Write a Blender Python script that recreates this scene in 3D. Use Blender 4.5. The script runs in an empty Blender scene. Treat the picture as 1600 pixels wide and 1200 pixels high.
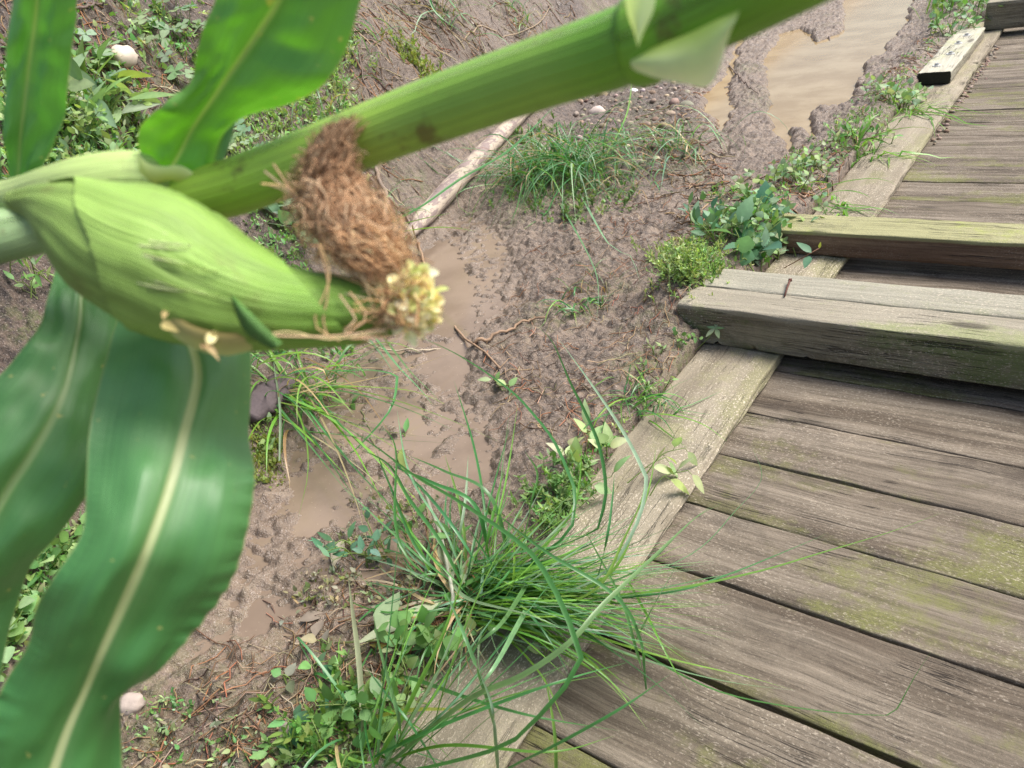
import bpy, bmesh, math, random
import numpy as np
from mathutils import Vector, Matrix

random.seed(7)
rng = np.random.default_rng(7)
S = bpy.context.scene
COL = S.collection
R = math.radians

# ------------------------------------------------------------------ camera
F = 1140.0                      # focal length in pixels of a 1600 px wide frame
_v1 = np.array([-1607., -352., F]); AX = -_v1/np.linalg.norm(_v1)
_v2 = np.array([983., -902., F]); _v2 /= np.linalg.norm(_v2); _v2 = _v2-AX*(_v2@AX)
AY = _v2/np.linalg.norm(_v2)
AZ = np.cross(AX, AY)
H = 1.0
cam = bpy.data.cameras.new('camera')
camo = bpy.data.objects.new('camera', cam); COL.objects.link(camo)
camo.matrix_world = Matrix(((AX[0], -AX[1], -AX[2], 0), (AY[0], -AY[1], -AY[2], 0), (AZ[0], -AZ[1], -AZ[2], H), (0, 0, 0, 1)))
cam.sensor_width = 36; cam.lens = 36*F/1600
cam.clip_start = 0.02; cam.clip_end = 400
cam.dof.use_dof = True; cam.dof.focus_distance = 1.75; cam.dof.aperture_fstop = 11.0
S.camera = camo
# ------------------------------------------------------------------ light
SUN_EL, SUN_AZ = 56, 48         # azimuth clockwise from +Y
w = bpy.data.worlds.new('World'); S.world = w; w.use_nodes = True
nt = w.node_tree; nt.nodes.clear()
sky = nt.nodes.new('ShaderNodeTexSky'); sky.sky_type = 'NISHITA'; sky.sun_disc = False
sky.sun_elevation = R(SUN_EL); sky.sun_rotation = R(SUN_AZ); sky.air_density = 1.0; sky.dust_density = 4.0; sky.ozone_density = 0.6
bg = nt.nodes.new('ShaderNodeBackground'); bg.inputs[1].default_value = 0.10
wo = nt.nodes.new('ShaderNodeOutputWorld')
nt.links.new(sky.outputs[0], bg.inputs[0]); nt.links.new(bg.outputs[0], wo.inputs[0])
sl = bpy.data.lights.new('sun', 'SUN'); sl.energy = 2.9; sl.angle = R(30); sl.color = (1, .96, .90)
so = bpy.data.objects.new('sun', sl); COL.objects.link(so)
_d = Vector((math.sin(R(SUN_AZ))*math.cos(R(SUN_EL)), math.cos(R(SUN_AZ))*math.cos(R(SUN_EL)), math.sin(R(SUN_EL))))
so.rotation_euler = _d.to_track_quat('Z', 'Y').to_euler(); so.location = _d*20
S.view_settings.view_transform = 'Standard'; S.view_settings.look = 'None'
S.view_settings.exposure = 0.95; S.view_settings.gamma = 1
S.cycles.use_denoising = True; S.cycles.denoising_prefilter = 'NONE'
S.cycles.max_bounces = 6; S.cycles.transparent_max_bounces = 6; S.cycles.sample_clamp_indirect = 6

# ------------------------------------------------------------------ pixel rays
def ray(px, py):
    d = np.array([px-800., py-600., F]); d /= np.linalg.norm(d)
    return np.array([d@AX, d@AY, d@AZ])
CAMP = np.array([0, 0, H])
def pz(px, py, z=0.):
    r = ray(px, py); return CAMP+r*((z-H)/r[2])
def pd(px, py, d):
    return CAMP+ray(px, py)*d

# ------------------------------------------------------------------ noise
def _hash(ix, iy, seed):
    n = (ix.astype(np.int64)*374761393+iy.astype(np.int64)*668265263+seed*974634777) & 0xffffffff
    n = ((n ^ (n >> 13))*1274126177) & 0xffffffff
    n = n ^ (n >> 16)
    return (n & 0xffff)/65535.0
def vnoise(x, y, seed=0):
    x = np.asarray(x, float); y = np.asarray(y, float)
    ix = np.floor(x); iy = np.floor(y); fx = x-ix; fy = y-iy
    a = 2*math.pi
    def g(dx, dy):
        t = _hash(ix+dx, iy+dy, seed)*a
        return np.cos(t)*(fx-dx)+np.sin(t)*(fy-dy)
    u = fx*fx*fx*(fx*(fx*6-15)+10); v = fy*fy*fy*(fy*(fy*6-15)+10)
    return ((g(0, 0)*(1-u)+g(1, 0)*u)*(1-v)+(g(0, 1)*(1-u)+g(1, 1)*u)*v)*1.5
def fbm(x, y, o=4, seed=0):
    s = 0; a = 1; t = 0
    for i in range(o):
        s = s+a*vnoise(x*2**i+17.3*i, y*2**i-9.1*i, seed+i); t += a; a *= .5
    return s/t
def sstep(a, b, x):
    t = np.clip((x-a)/(b-a), 0, 1); return t*t*(3-2*t)

def poly_sd(x, y, poly):
    """signed distance, positive inside"""
    P = np.array(poly); n = len(P)
    d = np.full(x.shape, 1e9); ins = np.zeros(x.shape, bool)
    for i in range(n):
        a = P[i]; b = P[(i+1) % n]; e = b-a
        wx = x-a[0]; wy = y-a[1]
        t = np.clip((wx*e[0]+wy*e[1])/(e@e), 0, 1)
        d = np.minimum(d, np.hypot(wx-t*e[0], wy-t*e[1]))
        c = ((a[1] > y) != (b[1] > y))
        with np.errstate(divide='ignore', invalid='ignore'):
            xi = a[0]+(y-a[1])*e[0]/(e[1] if e[1] != 0 else 1e-12)
        ins ^= c & (x < xi)
    return np.where(ins, d, -d)
def wpoly(pts): return [tuple(pz(px, py, 0)[:2]) for px, py in pts]
def zm(ox, oy, k, pts): return [(ox+a/k, oy+b/k) for a, b in pts]
K = 2.857
PUD_UP = wpoly(zm(1040, 0, K, [(760, -60), (1150, -60), (1080, 120), (1010, 190), (980, 250), (890, 290), (870, 400), (830, 480), (760, 490), (700, 500), (685, 620), (640, 650), (600, 590), (565, 690), (525, 700), (470, 600), (430, 400), (430, 250), (500, 150), (620, 120), (690, 180), (770, 150), (785, 60)]))
PUD_CH = wpoly(zm(1040, 0, K, [(290, 120), (350, 150), (340, 280), (300, 400), (330, 480), (285, 560), (285, 750), (240, 730), (225, 600), (150, 480), (150, 380), (190, 400), (255, 330), (285, 250)]))
PUD_C1 = wpoly(zm(520, 380, K, [(290, 690), (350, 640), (400, 690), (440, 760), (430, 930), (380, 960), (300, 930)]))
PUD_C2 = wpoly(zm(520, 380, K, [(480, 440), (600, 430), (655, 510), (650, 600), (560, 660), (480, 650), (400, 560)]))
PUD_C3 = wpoly(zm(520, 380, K, [(530, 880), (640, 880), (650, 960), (750, 1030), (740, 1120), (640, 1130), (500, 1130), (450, 1050), (520, 980)]))
PUD_C4 = wpoly([(640, 400), (700, 380), (740, 440), (745, 500), (700, 530), (660, 500), (640, 450)])
PUD_C5 = wpoly([(560, 830), (610, 820), (650, 860), (640, 930), (590, 960), (555, 920)])
PUD_C6 = wpoly([(430, 760), (500, 720), (540, 770), (520, 840), (470, 860), (430, 830)])
PUD_C7 = wpoly([(340, 975), (420, 940), (470, 980), (430, 1030), (370, 1030)])
PUDS = [(PUD_UP, .07), (PUD_CH, .05), (PUD_C1, .03), (PUD_C2, .02), (PUD_C3, .025), (PUD_C4, .02), (PUD_C5, .02), (PUD_C6, .014), (PUD_C7, .012)]
WET = wpoly([(700, 340), (640, 380), (560, 520), (470, 640), (400, 780), (330, 950), (250, 1060), (430, 1060), (560, 980), (700, 850), (800, 740), (760, 640), (720, 560), (820, 470), (800, 380), (760, 330)])
SOIL = wpoly([(880, 110), (1080, 110), (1100, 230), (1040, 300), (930, 280), (850, 200)])
_fy = [-12, -.3, 0, .5, 1., 1.5, 2., 3., 5., 7.5, 40]
_fx = [-1.5, -1.32, -1.33, -1.42, -1.66, -1.86, -1.98, -2.3, -2.75, -3.1, -3.4]

def terrain(x, y, full=True, masks=False):
    x = np.asarray(x, float); y = np.asarray(y, float)
    xw = x+.05*fbm(x*2.2, y*2.2, 3, 5)
    yw = y+.05*fbm(x*2.2+9, y*2.2, 3, 6)
    foot = np.interp(yw, _fy, _fx)+.10*vnoise(y*1.7, y*0+3.3, 8)
    d = foot-xw
    bank = 1.25*np.where(d > 0, np.sqrt(d*d+.02)-.1414, 0)
    bank = np.maximum(bank, 0)
    bank = 1.9*(1-np.exp(-(bank/1.9)**1.0*1.15)) if False else np.where(bank < 1.4, bank, 1.4+.5*(1-np.exp(-(bank-1.4)/.5)))
    bk = sstep(0.02, .35, d)
    z = .028+bank
    wet = sstep(-.07, .06, poly_sd(xw, yw, WET))
    wet = np.maximum(wet, sstep(-.25, 0, poly_sd(xw, yw, PUD_UP))*.4)
    wet = np.maximum(wet, sstep(-.12, 0, poly_sd(xw, yw, PUD_CH))*.4)
    wet = wet*(1-bk)
    z = z-wet*.030
    pd_ = np.zeros(x.shape)
    for P, dep in PUDS:
        s = poly_sd(xw+.035*fbm(x*9, y*9, 5, 77), yw+.035*fbm(x*9+5, y*9, 5, 78), P)
        m = sstep(-.02 if P not in (PUD_UP, PUD_CH) else .0, .07, s)
        z = z-dep*m; pd_ = np.maximum(pd_, m)
    # soil piled against the kerb and the ends of the crossing timbers
    ridge = sstep(-1.02, -.84, x)*(1-.75*sstep(-.80, -.735, x))*(.012+.085*np.exp(-((y-1.80)/.22)**2)+.07*np.exp(-((y-2.3)/.25)**2)+.02*sstep(2.6, 4, y))
    z = z+ridge
    soil = np.maximum(sstep(-.1, .1, poly_sd(xw, yw, SOIL)), bk*(1.35-1.0*sstep(1.2, 2.0, yw+.5*(x+2))))
    # clods, trampled lumps
    rough = (1-.6*pd_)*(1-.1*wet)*(1+.6*bk)
    z = z+.020*fbm(x*3.2, y*3.2, 3, 11)*(1-.8*wet)
    if full:
        n1 = np.abs(fbm(x*14, y*14, 3, 21)); n2 = fbm(x*34, y*34, 3, 31); n3 = np.abs(fbm(x*70, y*70, 3, 41))
        n4 = fbm(x*52+4, y*52, 3, 45); sharp = np.maximum(0, n4-.05)**.8
        z = z+rough*(.034*(n1-.15)+.011*n2+.010*(n3-.15)+.014*sharp*(1-.3*wet))
        lump = np.maximum(0, fbm(x*9+3, y*9, 3, 51)-.15)
        z = z+.05*lump*wet*(1-pd_)
        ch = sstep(.95, .55, y)*sstep(-.85, -.98, x)*(1-bk)            # churned, trampled mud close by
        z = z+ch*(.040*np.maximum(0, fbm(x*13+7, y*13, 4, 53)-.02)+.016*np.abs(fbm(x*30, y*30, 3, 54)))
        cl = 1-np.minimum(1, np.abs(vnoise(x*22, y*22, 61))*2.4)
        z = z+bk*.034*cl*np.maximum(0, fbm(x*7, y*7, 2, 62)+.3)
    # board walk trench
    t = sstep(-.728, -.715, x)*(1-sstep(.72, .80, x))*sstep(-1.6, -1.45, y)*(1-sstep(6.15, 6.3, y))
    z = z*(1-t)-.17*t
    if masks: return z, wet, soil, pd_, bk
    return z
def gz(x, y): return float(terrain(np.array([x]), np.array([y]))[0])
def pg(px, py):
    """ground under a pixel"""
    r = ray(px, py); t = np.linspace(.5, 9, 1400)
    X = CAMP[0]+r[0]*t; Y = CAMP[1]+r[1]*t; Z = CAMP[2]+r[2]*t
    h = terrain(X, Y, False)
    k = np.argmax(Z < h)
    if not (Z < h).any(): k = len(t)-1
    x, y = X[k], Y[k]
    return np.array([x, y, gz(x, y)])

# ------------------------------------------------------------------ mesh builder
class MB:
    def __init__(s): s.v = []; s.f = []; s.c = []; s.u = []
    def vert(s, p, c=(1, 1, 1), u=(0, 0)):
        s.v.append(tuple(map(float, p))); s.c.append((float(c[0]), float(c[1]), float(c[2]), float(c[3]) if len(c) > 3 else 1.)); s.u.append((float(u[0]), float(u[1]))); return len(s.v)-1
    def build(s, name, mat, parent=None, smooth=True):
        me = bpy.data.meshes.new(name)
        o = bpy.data.objects.new(name, me); COL.objects.link(o)
        v = s.v
        if parent is not None:
            L = parent['_w'] if '_w' in parent else parent.location
            l = Vector(L); v = [(a-l.x, b-l.y, c-l.z) for a, b, c in v]
            o.parent = parent; o['_w'] = tuple(l)
        me.from_pydata(v, [], s.f)
        ca = me.color_attributes.new('tint', 'FLOAT_COLOR', 'POINT')
        ca.data.foreach_set('color', np.array(s.c, dtype=np.float32).ravel())
        ua = me.attributes.new('st', 'FLOAT2', 'POINT')
        ua.data.foreach_set('vector', np.array(s.u, dtype=np.float32).ravel())
        if smooth: me.polygons.foreach_set('use_smooth', [True]*len(me.polygons))
        me.materials.append(mat); me.update()
        return o
def empty(name, loc):
    o = bpy.data.objects.new(name, None); COL.objects.link(o); o.location = tuple(map(float, loc)); o.empty_display_size = .05
    o['_w'] = tuple(map(float, loc)); return o
def tag(o, label, cat, group=None, kind=None):
    if label: o['label'] = label
    if cat: o['category'] = cat
    if group: o['group'] = group
    if kind: o['kind'] = kind
    return o
def catmull(P, n):
    P = np.array(P, float); m = len(P)
    if m == 2:
        t = np.linspace(0, 1, n)[:, None]; return P[0]*(1-t)+P[1]*t
    Q = np.vstack([2*P[0]-P[1], P, 2*P[-1]-P[-2]])
    seg = np.linalg.norm(np.diff(P[:, :3] if P.shape[1] > 3 else P, axis=0), axis=1); cum = np.r_[0, np.cumsum(seg)]
    out = []
    for s in np.linspace(0, cum[-1], n):
        i = min(m-2, max(0, int(np.searchsorted(cum, s, 'right')-1)))
        t = (s-cum[i])/max(seg[i], 1e-9); p0, p1, p2, p3 = Q[i], Q[i+1], Q[i+2], Q[i+3]
        out.append(.5*((2*p1)+(-p0+p2)*t+(2*p0-5*p1+4*p2-p3)*t*t+(-p0+3*p1-3*p2+p3)*t**3))
    return np.array(out)
def norm(v):
    n = np.linalg.norm(v); return v/n if n > 1e-12 else np.array([0, 0, 1.])
def tube(mb, pts, rad, seg=6, col=(1, 1, 1), cap=True, n=None, cols=None, squash=1.0, wob=0):
    pts = np.array(pts, float); rad = np.array([rad]*len(pts) if np.isscalar(rad) else rad, float)
    if n: 
        q = catmull(np.c_[pts, rad], n); pts = q[:, :3]; rad = np.maximum(q[:, 3], 1e-5)
    m = len(pts); rings = []; up = None
    for i in range(m):
        t = norm(pts[min(i+1, m-1)]-pts[max(i-1, 0)])
        if up is None: up = norm(np.cross(t, [0.3, .2, .9])); 
        up = norm(up-t*(up@t)); w_ = np.cross(t, up)
        r = []
        for k in range(seg):
            a = 2*math.pi*k/seg; rr = rad[i]*(1+(wob*random.uniform(-1, 1) if wob else 0))
            c = cols[i] if cols is not None else col
            r.append(mb.vert(pts[i]+rr*(math.cos(a)*up+math.sin(a)*w_*squash), c, (i/(m-1), k/seg)))
        rings.append(r)
    for i in range(m-1):
        for k in range(seg):
            mb.f.append((rings[i][k], rings[i][(k+1) % seg], rings[i+1][(k+1) % seg], rings[i+1][k]))
    if cap: mb.f.append(tuple(rings[0][::-1])); mb.f.append(tuple(rings[-1]))
def ribbon(mb, pts, width, col, n=16, fold=.35, side=None, twist=0., tipcol=None, rootcol=None, blunt=False):
    """a grass blade: folded strip along a curve"""
    P = catmull(pts, n); rows = []; phase = random.uniform(-.4, .4)
    for i in range(n):
        s = i/(n-1)
        t = norm(P[min(i+1, n-1)]-P[max(i-1, 0)])
        sd = np.cross(t, [0, 0, 1.]) if side is None else np.array(side)
        sd = norm(sd-t*(sd@t)); nn = np.cross(sd, t)
        if nn[2] < 0: nn = -nn
        a = phase+twist*s; sd2 = norm(sd*math.cos(a)+nn*math.sin(a)); n2 = np.cross(sd2, t)
        if n2[2] < 0: n2 = -n2
        wd = width*(.55+.45*min(1, s*5))*(1-max(0, (s-.35)/.65)**1.6*(.97 if not blunt else .4))*.5
        c = np.array(col)
        if rootcol is not None and s < .3: c = c*(s/.3)+np.array(rootcol)*(1-s/.3)
        if tipcol is not None and s > .8: k = (s-.8)/.2; c = c*(1-k)+np.array(tipcol)*k
        rows.append((mb.vert(P[i]-sd2*wd+n2*wd*fold, c, (0, s)), mb.vert(P[i], c*.85, (.5, s)), mb.vert(P[i]+sd2*wd+n2*wd*fold, c, (1, s))))
    for i in range(n-1):
        a, b = rows[i], rows[i+1]
        mb.f.append((a[0], a[1], b[1], b[0])); mb.f.append((a[1], a[2], b[2], b[1]))
PROF = {'ovate': [(0, .0), (.08, .35), (.2, .8), (.35, 1), (.55, .9), (.75, .6), (.9, .27), (1, 0)],
        'lance': [(0, .05), (.15, .5), (.35, .95), (.5, 1), (.7, .75), (.88, .35), (1, 0)],
        'round': [(0, .0), (.1, .5), (.3, .9), (.5, 1), (.72, 1), (.9, .75), (1, .25)],
        'heart': [(0, .0), (.15, .4), (.4, .75), (.65, 1), (.85, .95), (.97, .55), (.93, .0)]}
def leaf(mb, base, dirv, nrm, L, W, shape='ovate', col=(.1, .2, .05), curl=.15, cup=.15, serr=0.):
    d = norm(np.array(dirv, float)); nn = np.array(nrm, float); nn = norm(nn-d*(nn@d)); s = np.cross(d, nn)
    base = np.array(base, float); rows = []
    pf = PROF[shape]; xs = [a for a, _ in pf]
    if serr: xs = list(np.linspace(0, 1, 13))
    j = random.uniform(-.15, .15)
    for q, x in enumerate(xs):
        wv = np.interp(x, [a for a, _ in pf], [b for _, b in pf]) if serr else pf[q][1]
        if serr: wv *= (1+serr*(1 if q % 2 else -1))
        c = base+d*L*x-nn*L*curl*x*x+s*L*j*x*x
        h = W*.5*wv
        rows.append((mb.vert(c-s*h+nn*cup*h, col, (0, x)), mb.vert(c, np.array(col)*1.12, (.5, x)), mb.vert(c+s*h+nn*cup*h, col, (1, x))))
    for i in range(len(rows)-1):
        a, b = rows[i], rows[i+1]
        mb.f.append((a[0], a[1], b[1], b[0])); mb.f.append((a[1], a[2], b[2], b[1]))
def rdir(tilt=.6):
    a = random.uniform(0, 2*math.pi); t = random.uniform(0, tilt)
    return np.array([math.cos(a)*math.sin(t), math.sin(a)*math.sin(t), math.cos(t)])
def jit(c, k=.2, h=.08):
    f = 1+random.uniform(-k, k); return np.clip(np.array(c)*f*np.array([1+random.uniform(-h, h)*2, 1+random.uniform(-h, h), 1+random.uniform(-h, h)*2]), 0, 1)

# ------------------------------------------------------------------ materials
class NT:
    def __init__(s, name):
        s.m = bpy.data.materials.new(name); s.m.use_nodes = True; s.t = s.m.node_tree; s.t.nodes.clear()
        s.out = s.t.nodes.new('ShaderNodeOutputMaterial'); s.bsdf = s.n('ShaderNodeBsdfPrincipled')
        s.t.links.new(s.bsdf.outputs[0], s.out.inputs[0])
    def n(s, t, **k):
        x = s.t.nodes.new(t)
        for a, b in k.items(): setattr(x, a, b)
        return x
    def put(s, sock, v):
        if isinstance(v, bpy.types.NodeSocket): s.t.links.new(v, sock)
        elif isinstance(v, (tuple, list)) and len(v) == 3 and sock.type == 'RGBA': sock.default_value = (*v, 1)
        else: sock.default_value = v
    def pos(s): return s.n('ShaderNodeNewGeometry').outputs['Position']
    def vm(s, a, b, op='MULTIPLY'):
        x = s.n('ShaderNodeVectorMath', operation=op); s.put(x.inputs[0], a); s.put(x.inputs[1], b); return x.outputs[0]
    def noise(s, v, scale=1., detail=4., rough=.55, dist=0.):
        x = s.n('ShaderNodeTexNoise'); s.put(x.inputs['Vector'], v); x.inputs['Scale'].default_value = scale
        x.inputs['Detail'].default_value = detail; x.inputs['Roughness'].default_value = rough; x.inputs['Distortion'].default_value = dist
        return x.outputs[0]
    def voro(s, v, scale, feat='F1'):
        x = s.n('ShaderNodeTexVoronoi', feature=feat); s.put(x.inputs['Vector'], v); x.inputs['Scale'].default_value = scale; return x.outputs[0]
    def math(s, op, a, b=0., c=0., clamp=False):
        x = s.n('ShaderNodeMath', operation=op, use_clamp=clamp); s.put(x.inputs[0], a); s.put(x.inputs[1], b); s.put(x.inputs[2], c); return x.outputs[0]
    def ramp(s, v, a, b, lo=0., hi=1.):
        x = s.n('ShaderNodeMapRange', interpolation_type='SMOOTHSTEP'); s.put(x.inputs[0], v); x.inputs[1].default_value = a; x.inputs[2].default_value = b
        x.inputs[3].default_value = lo; x.inputs[4].default_value = hi; return x.outputs[0]
    def mix(s, f, a, b, mode='MIX'):
        x = s.n('ShaderNodeMix', data_type='RGBA', blend_type=mode); s.put(x.inputs[0], f); s.put(x.inputs[6], a); s.put(x.inputs[7], b); return x.outputs[2]
    def attr(s, name, o='Fac'): return s.n('ShaderNodeAttribute', attribute_name=name).outputs[o]
    def bump(s, h, strength=.5, dist=.01, normal=None):
        x = s.n('ShaderNodeBump'); x.inputs['Strength'].default_value = strength; x.inputs['Distance'].default_value = dist; s.put(x.inputs['Height'], h)
        if normal is not None: s.put(x.inputs['Normal'], normal)
        return x.outputs[0]
    def set(s, **k):
        for a, b in k.items(): s.put(s.bsdf.inputs[a.replace('_', ' ')], b)
        return s.m

def wood(name, axis, ca, cb, algae=.5, dirt=.3, sand=.3, algcol=(.20, .23, .055), dark=(.05, .038, .03), top=None, topalg=(.30, .33, .12), grain=1., enddark=False):
    m = NT(name)
    rnd = m.n('ShaderNodeObjectInfo').outputs['Random']
    off = m.n('ShaderNodeCombineXYZ'); m.put(off.inputs[0], m.math('MULTIPLY', rnd, 37.)); m.put(off.inputs[1], m.math('MULTIPLY', rnd, 5.)); m.put(off.inputs[2], m.math('MULTIPLY', rnd, 11.))
    p = m.vm(m.pos(), off.outputs[0], 'ADD')
    V = lambda l, t: (l, t, t) if axis == 'x' else (t, l, t)
    wv = m.noise(p, 2.2, 3., .5); wvv = m.n('ShaderNodeCombineXYZ'); m.put(wvv.inputs[1 if axis == 'x' else 0], m.math('MULTIPLY', wv, .045))
    pw = m.vm(p, wvv.outputs[0], 'ADD')
    g0 = m.noise(m.vm(pw, V(.9, 16.)), 1., 5., .6); g1 = m.noise(m.vm(pw, V(3., 75.)), 1., 5., .7); g2 = m.noise(m.vm(pw, V(9., 300.)), 1., 4., .75)
    iso = m.noise(p, 26., 6., .7); fine = m.noise(p, 210., 5., .8)
    c = m.mix(m.ramp(g0, .35, .65), ca, cb)
    c = m.mix(m.ramp(g1, .42, .68, 0, .55*grain), c, tuple(x*.45 for x in ca))
    c = m.mix(m.ramp(g1, .30, .46, .45*grain, 0), c, tuple(min(1, x*1.4) for x in cb))
    c = m.mix(m.ramp(g2, .48, .70, 0, .5*grain), c, tuple(x*.35 for x in ca))
    blot = m.math('ADD', m.math('MULTIPLY', m.noise(m.vm(p, V(1.4, 4.2)), 1.1, 5., .6), .72), m.math('MULTIPLY', iso, .28))
    c = m.mix(m.math('MULTIPLY', m.ramp(blot, .50, .61, 0, algae), m.ramp(fine, .3, .6, .45, 1.)), c, algcol)
    blot2 = m.math('ADD', m.math('MULTIPLY', m.noise(m.vm(p, V(1.3, 7.)), 1.3, 6., .65), .75), m.math('MULTIPLY', iso, .25))
    c = m.mix(m.math('MULTIPLY', m.ramp(blot2, .51, .64, 0, dirt), m.ramp(fine, .3, .6, .6, 1.)), c, dark)
    if top is not None:
        tm = m.n('ShaderNodeSeparateColor'); m.put(tm.inputs[0], m.attr('tint', 'Color')); tmask = m.ramp(m.math('ADD', tm.outputs[0], m.math('MULTIPLY', iso, .5)), .45, 1.0)
        t_ = m.mix(m.ramp(g1, .4, .65, 0, .5), top, tuple(x*.6 for x in top)); t_ = m.mix(m.ramp(blot, .49, .60, 0, .7), t_, topalg); t_ = m.mix(m.ramp(blot2, .55, .66, 0, dirt), t_, tuple(x*.4 for x in top))
        c = m.mix(tmask, c, t_)
    cr = m.noise(m.vm(pw, V(1.1, 48.)), 1., 3., .6)
    crk = m.math('MULTIPLY', m.ramp(m.math('ABSOLUTE', m.math('SUBTRACT', cr, .5)), .0, .016, 1, 0), m.ramp(m.noise(p, 4.5, 3.), .52, .60))
    c = m.mix(m.math('MULTIPLY', crk, .8*grain, clamp=True), c, (.02, .015, .012))
    area = m.noise(p, 3.1, 5., .65)
    gr = m.noise(m.vm(p, V(150., 300.)), 1., 3., .7)
    fl = m.math('MULTIPLY', m.ramp(gr, .56, .64), m.ramp(area, .34, .60))
    c = m.mix(m.math('MULTIPLY', fl, sand*2.2, clamp=True), c, (.56, .49, .39))
    fd = m.math('MULTIPLY', m.ramp(fine, .56, .68), m.ramp(area, .66, .40))
    c = m.mix(m.math('MULTIPLY', fd, .6), c, (.06, .045, .035))
    c = m.mix(1., c, m.mix(fine, (.55,)*3, (1.45,)*3), 'MULTIPLY')
    kn = m.voro(m.vm(p, V(1.6, 5.)), 1.); kr = m.math('MULTIPLY', m.ramp(kn, .055, .10, 1, 0), .75*grain, clamp=True); c = m.mix(kr, c, tuple(x*.38 for x in ca))
    if enddark:
        sx = m.n('ShaderNodeSeparateXYZ'); m.put(sx.inputs[0], m.attr('st', 'Vector')); c = m.mix(m.ramp(sx.outputs[0], .001, .004, 1, 0), c, (.022, .024, .014))
    h = m.math('ADD', m.math('MULTIPLY', g1, 1.*grain), m.math('MULTIPLY', g2, .6*grain)); h = m.math('ADD', h, m.math('MULTIPLY', crk, -1.6)); h = m.math('ADD', h, m.math('MULTIPLY', fine, .9))
    return m.set(Base_Color=c, Roughness=m.ramp(g1, .3, .7, .7, .92), Normal=m.bump(h, .8, .0032), Specular_IOR_Level=.3)

M_DECK = wood('weathered deck wood', 'x', (.115, .090, .065), (.232, .194, .148), .80, .7, .2, (.165, .175, .05))
M_KERB = wood('sandy kerb wood', 'y', (.215, .182, .132), (.31, .27, .20), .45, .25, .6, (.25, .26, .10), grain=.3)
M_BEAMTOP = wood('grey timber', 'x', (.23, .20, .15), (.36, .34, .26), .4, .3, .4, (.20, .23, .09), top=(.32, .305, .24), topalg=(.25, .27, .13))
M_BEAMG = wood('green timber', 'x', (.15, .125, .09), (.27, .24, .17), .9, .5, .3, (.115, .155, .05), top=(.31, .28, .215), topalg=(.25, .28, .12))
M_BEAMB = wood('brown timber', 'x', (.16, .10, .065), (.28, .20, .135), .3, .6, .2, (.16, .16, .07), top=(.32, .31, .16), topalg=(.32, .38, .07))

M_CAP = wood('cap board timber', 'y', (.23, .20, .15), (.36, .34, .26), .4, .3, .4, (.20, .23, .09), top=(.48, .46, .37), topalg=(.36, .38, .20), enddark=True)
def mud():
    m = NT('wet mud'); p = m.pos()
    wet, soil, pud, moss = (m.attr(k) for k in ('wet', 'soil', 'pud', 'moss'))
    n1 = m.noise(p, 9., 6., .6); n2 = m.noise(p, 60., 5., .65); n3 = m.noise(p, 260., 3., .7); n4 = m.noise(p, 3., 5., .6)
    c = m.mix(m.ramp(n1, .3, .7), (.165, .118, .082), (.27, .203, .150))
    c = m.mix(m.ramp(n2, .42, .66, 0, .8), c, (.075, .054, .042))
    dk = m.mix(m.ramp(n2, .35, .65), (.028, .018, .013), (.15, .105, .078))
    c = m.mix(m.math('MULTIPLY', soil, m.ramp(n4, .36, .54, .45, 1.), clamp=True), c, dk)
    c = m.mix(m.math('MULTIPLY', wet, .75), c, m.mix(m.ramp(n1, .3, .7), (.160, .114, .079), (.235, .175, .127)))
    c = m.mix(m.ramp(n3, .56, .68, 0, .6), c, (.52, .45, .40))
    c = m.mix(m.ramp(m.noise(p, 120., 4., .7), .58, .7, 0, .6), c, (.06, .043, .035))
    c = m.mix(m.math('MULTIPLY', moss, m.ramp(m.noise(p, 40., 5., .7), .42, .6), clamp=True), c, (.12, .15, .035))
    r = m.math('SUBTRACT', m.ramp(m.noise(p, 24., 4., .6), .35, .65, .30, .70), m.math('MULTIPLY', wet, .20))
    h = m.math('ADD', n2, m.math('MULTIPLY', n3, .35)); h = m.math('ADD', h, m.math('MULTIPLY', m.noise(p, 130., 4., .7), .5))
    amp = m.math('SUBTRACT', 1.0, m.math('MULTIPLY', wet, .35))
    return m.set(Base_Color=c, Roughness=r, Normal=m.bump(m.math('MULTIPLY', h, amp), 1., .009), Specular_IOR_Level=.8)
M_MUD = mud()
def water(name, ca, cb):
    m = NT(name); p = m.pos()
    n = m.noise(p, 3.5, 5., .6); sp = m.noise(p, 190., 2., .6)
    c = m.mix(m.ramp(n, .35, .65), ca, cb)
    c = m.mix(m.ramp(sp, .70, .76, 0, .8), c, (.62, .52, .40))
    c = m.mix(m.ramp(m.noise(p, 90., 3., .6), .66, .74, 0, .6), c, (.10, .07, .045))
    return m.set(Base_Color=c, Roughness=.09, IOR=1.33, Specular_IOR_Level=.5, Normal=m.bump(m.noise(p, 30., 3., .5), .05, .004))
M_WATER = water('muddy water', (.185, .138, .100), (.245, .187, .139))
M_WATER2 = water('tan puddle water', (.25, .170, .070), (.33, .245, .125))

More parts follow.
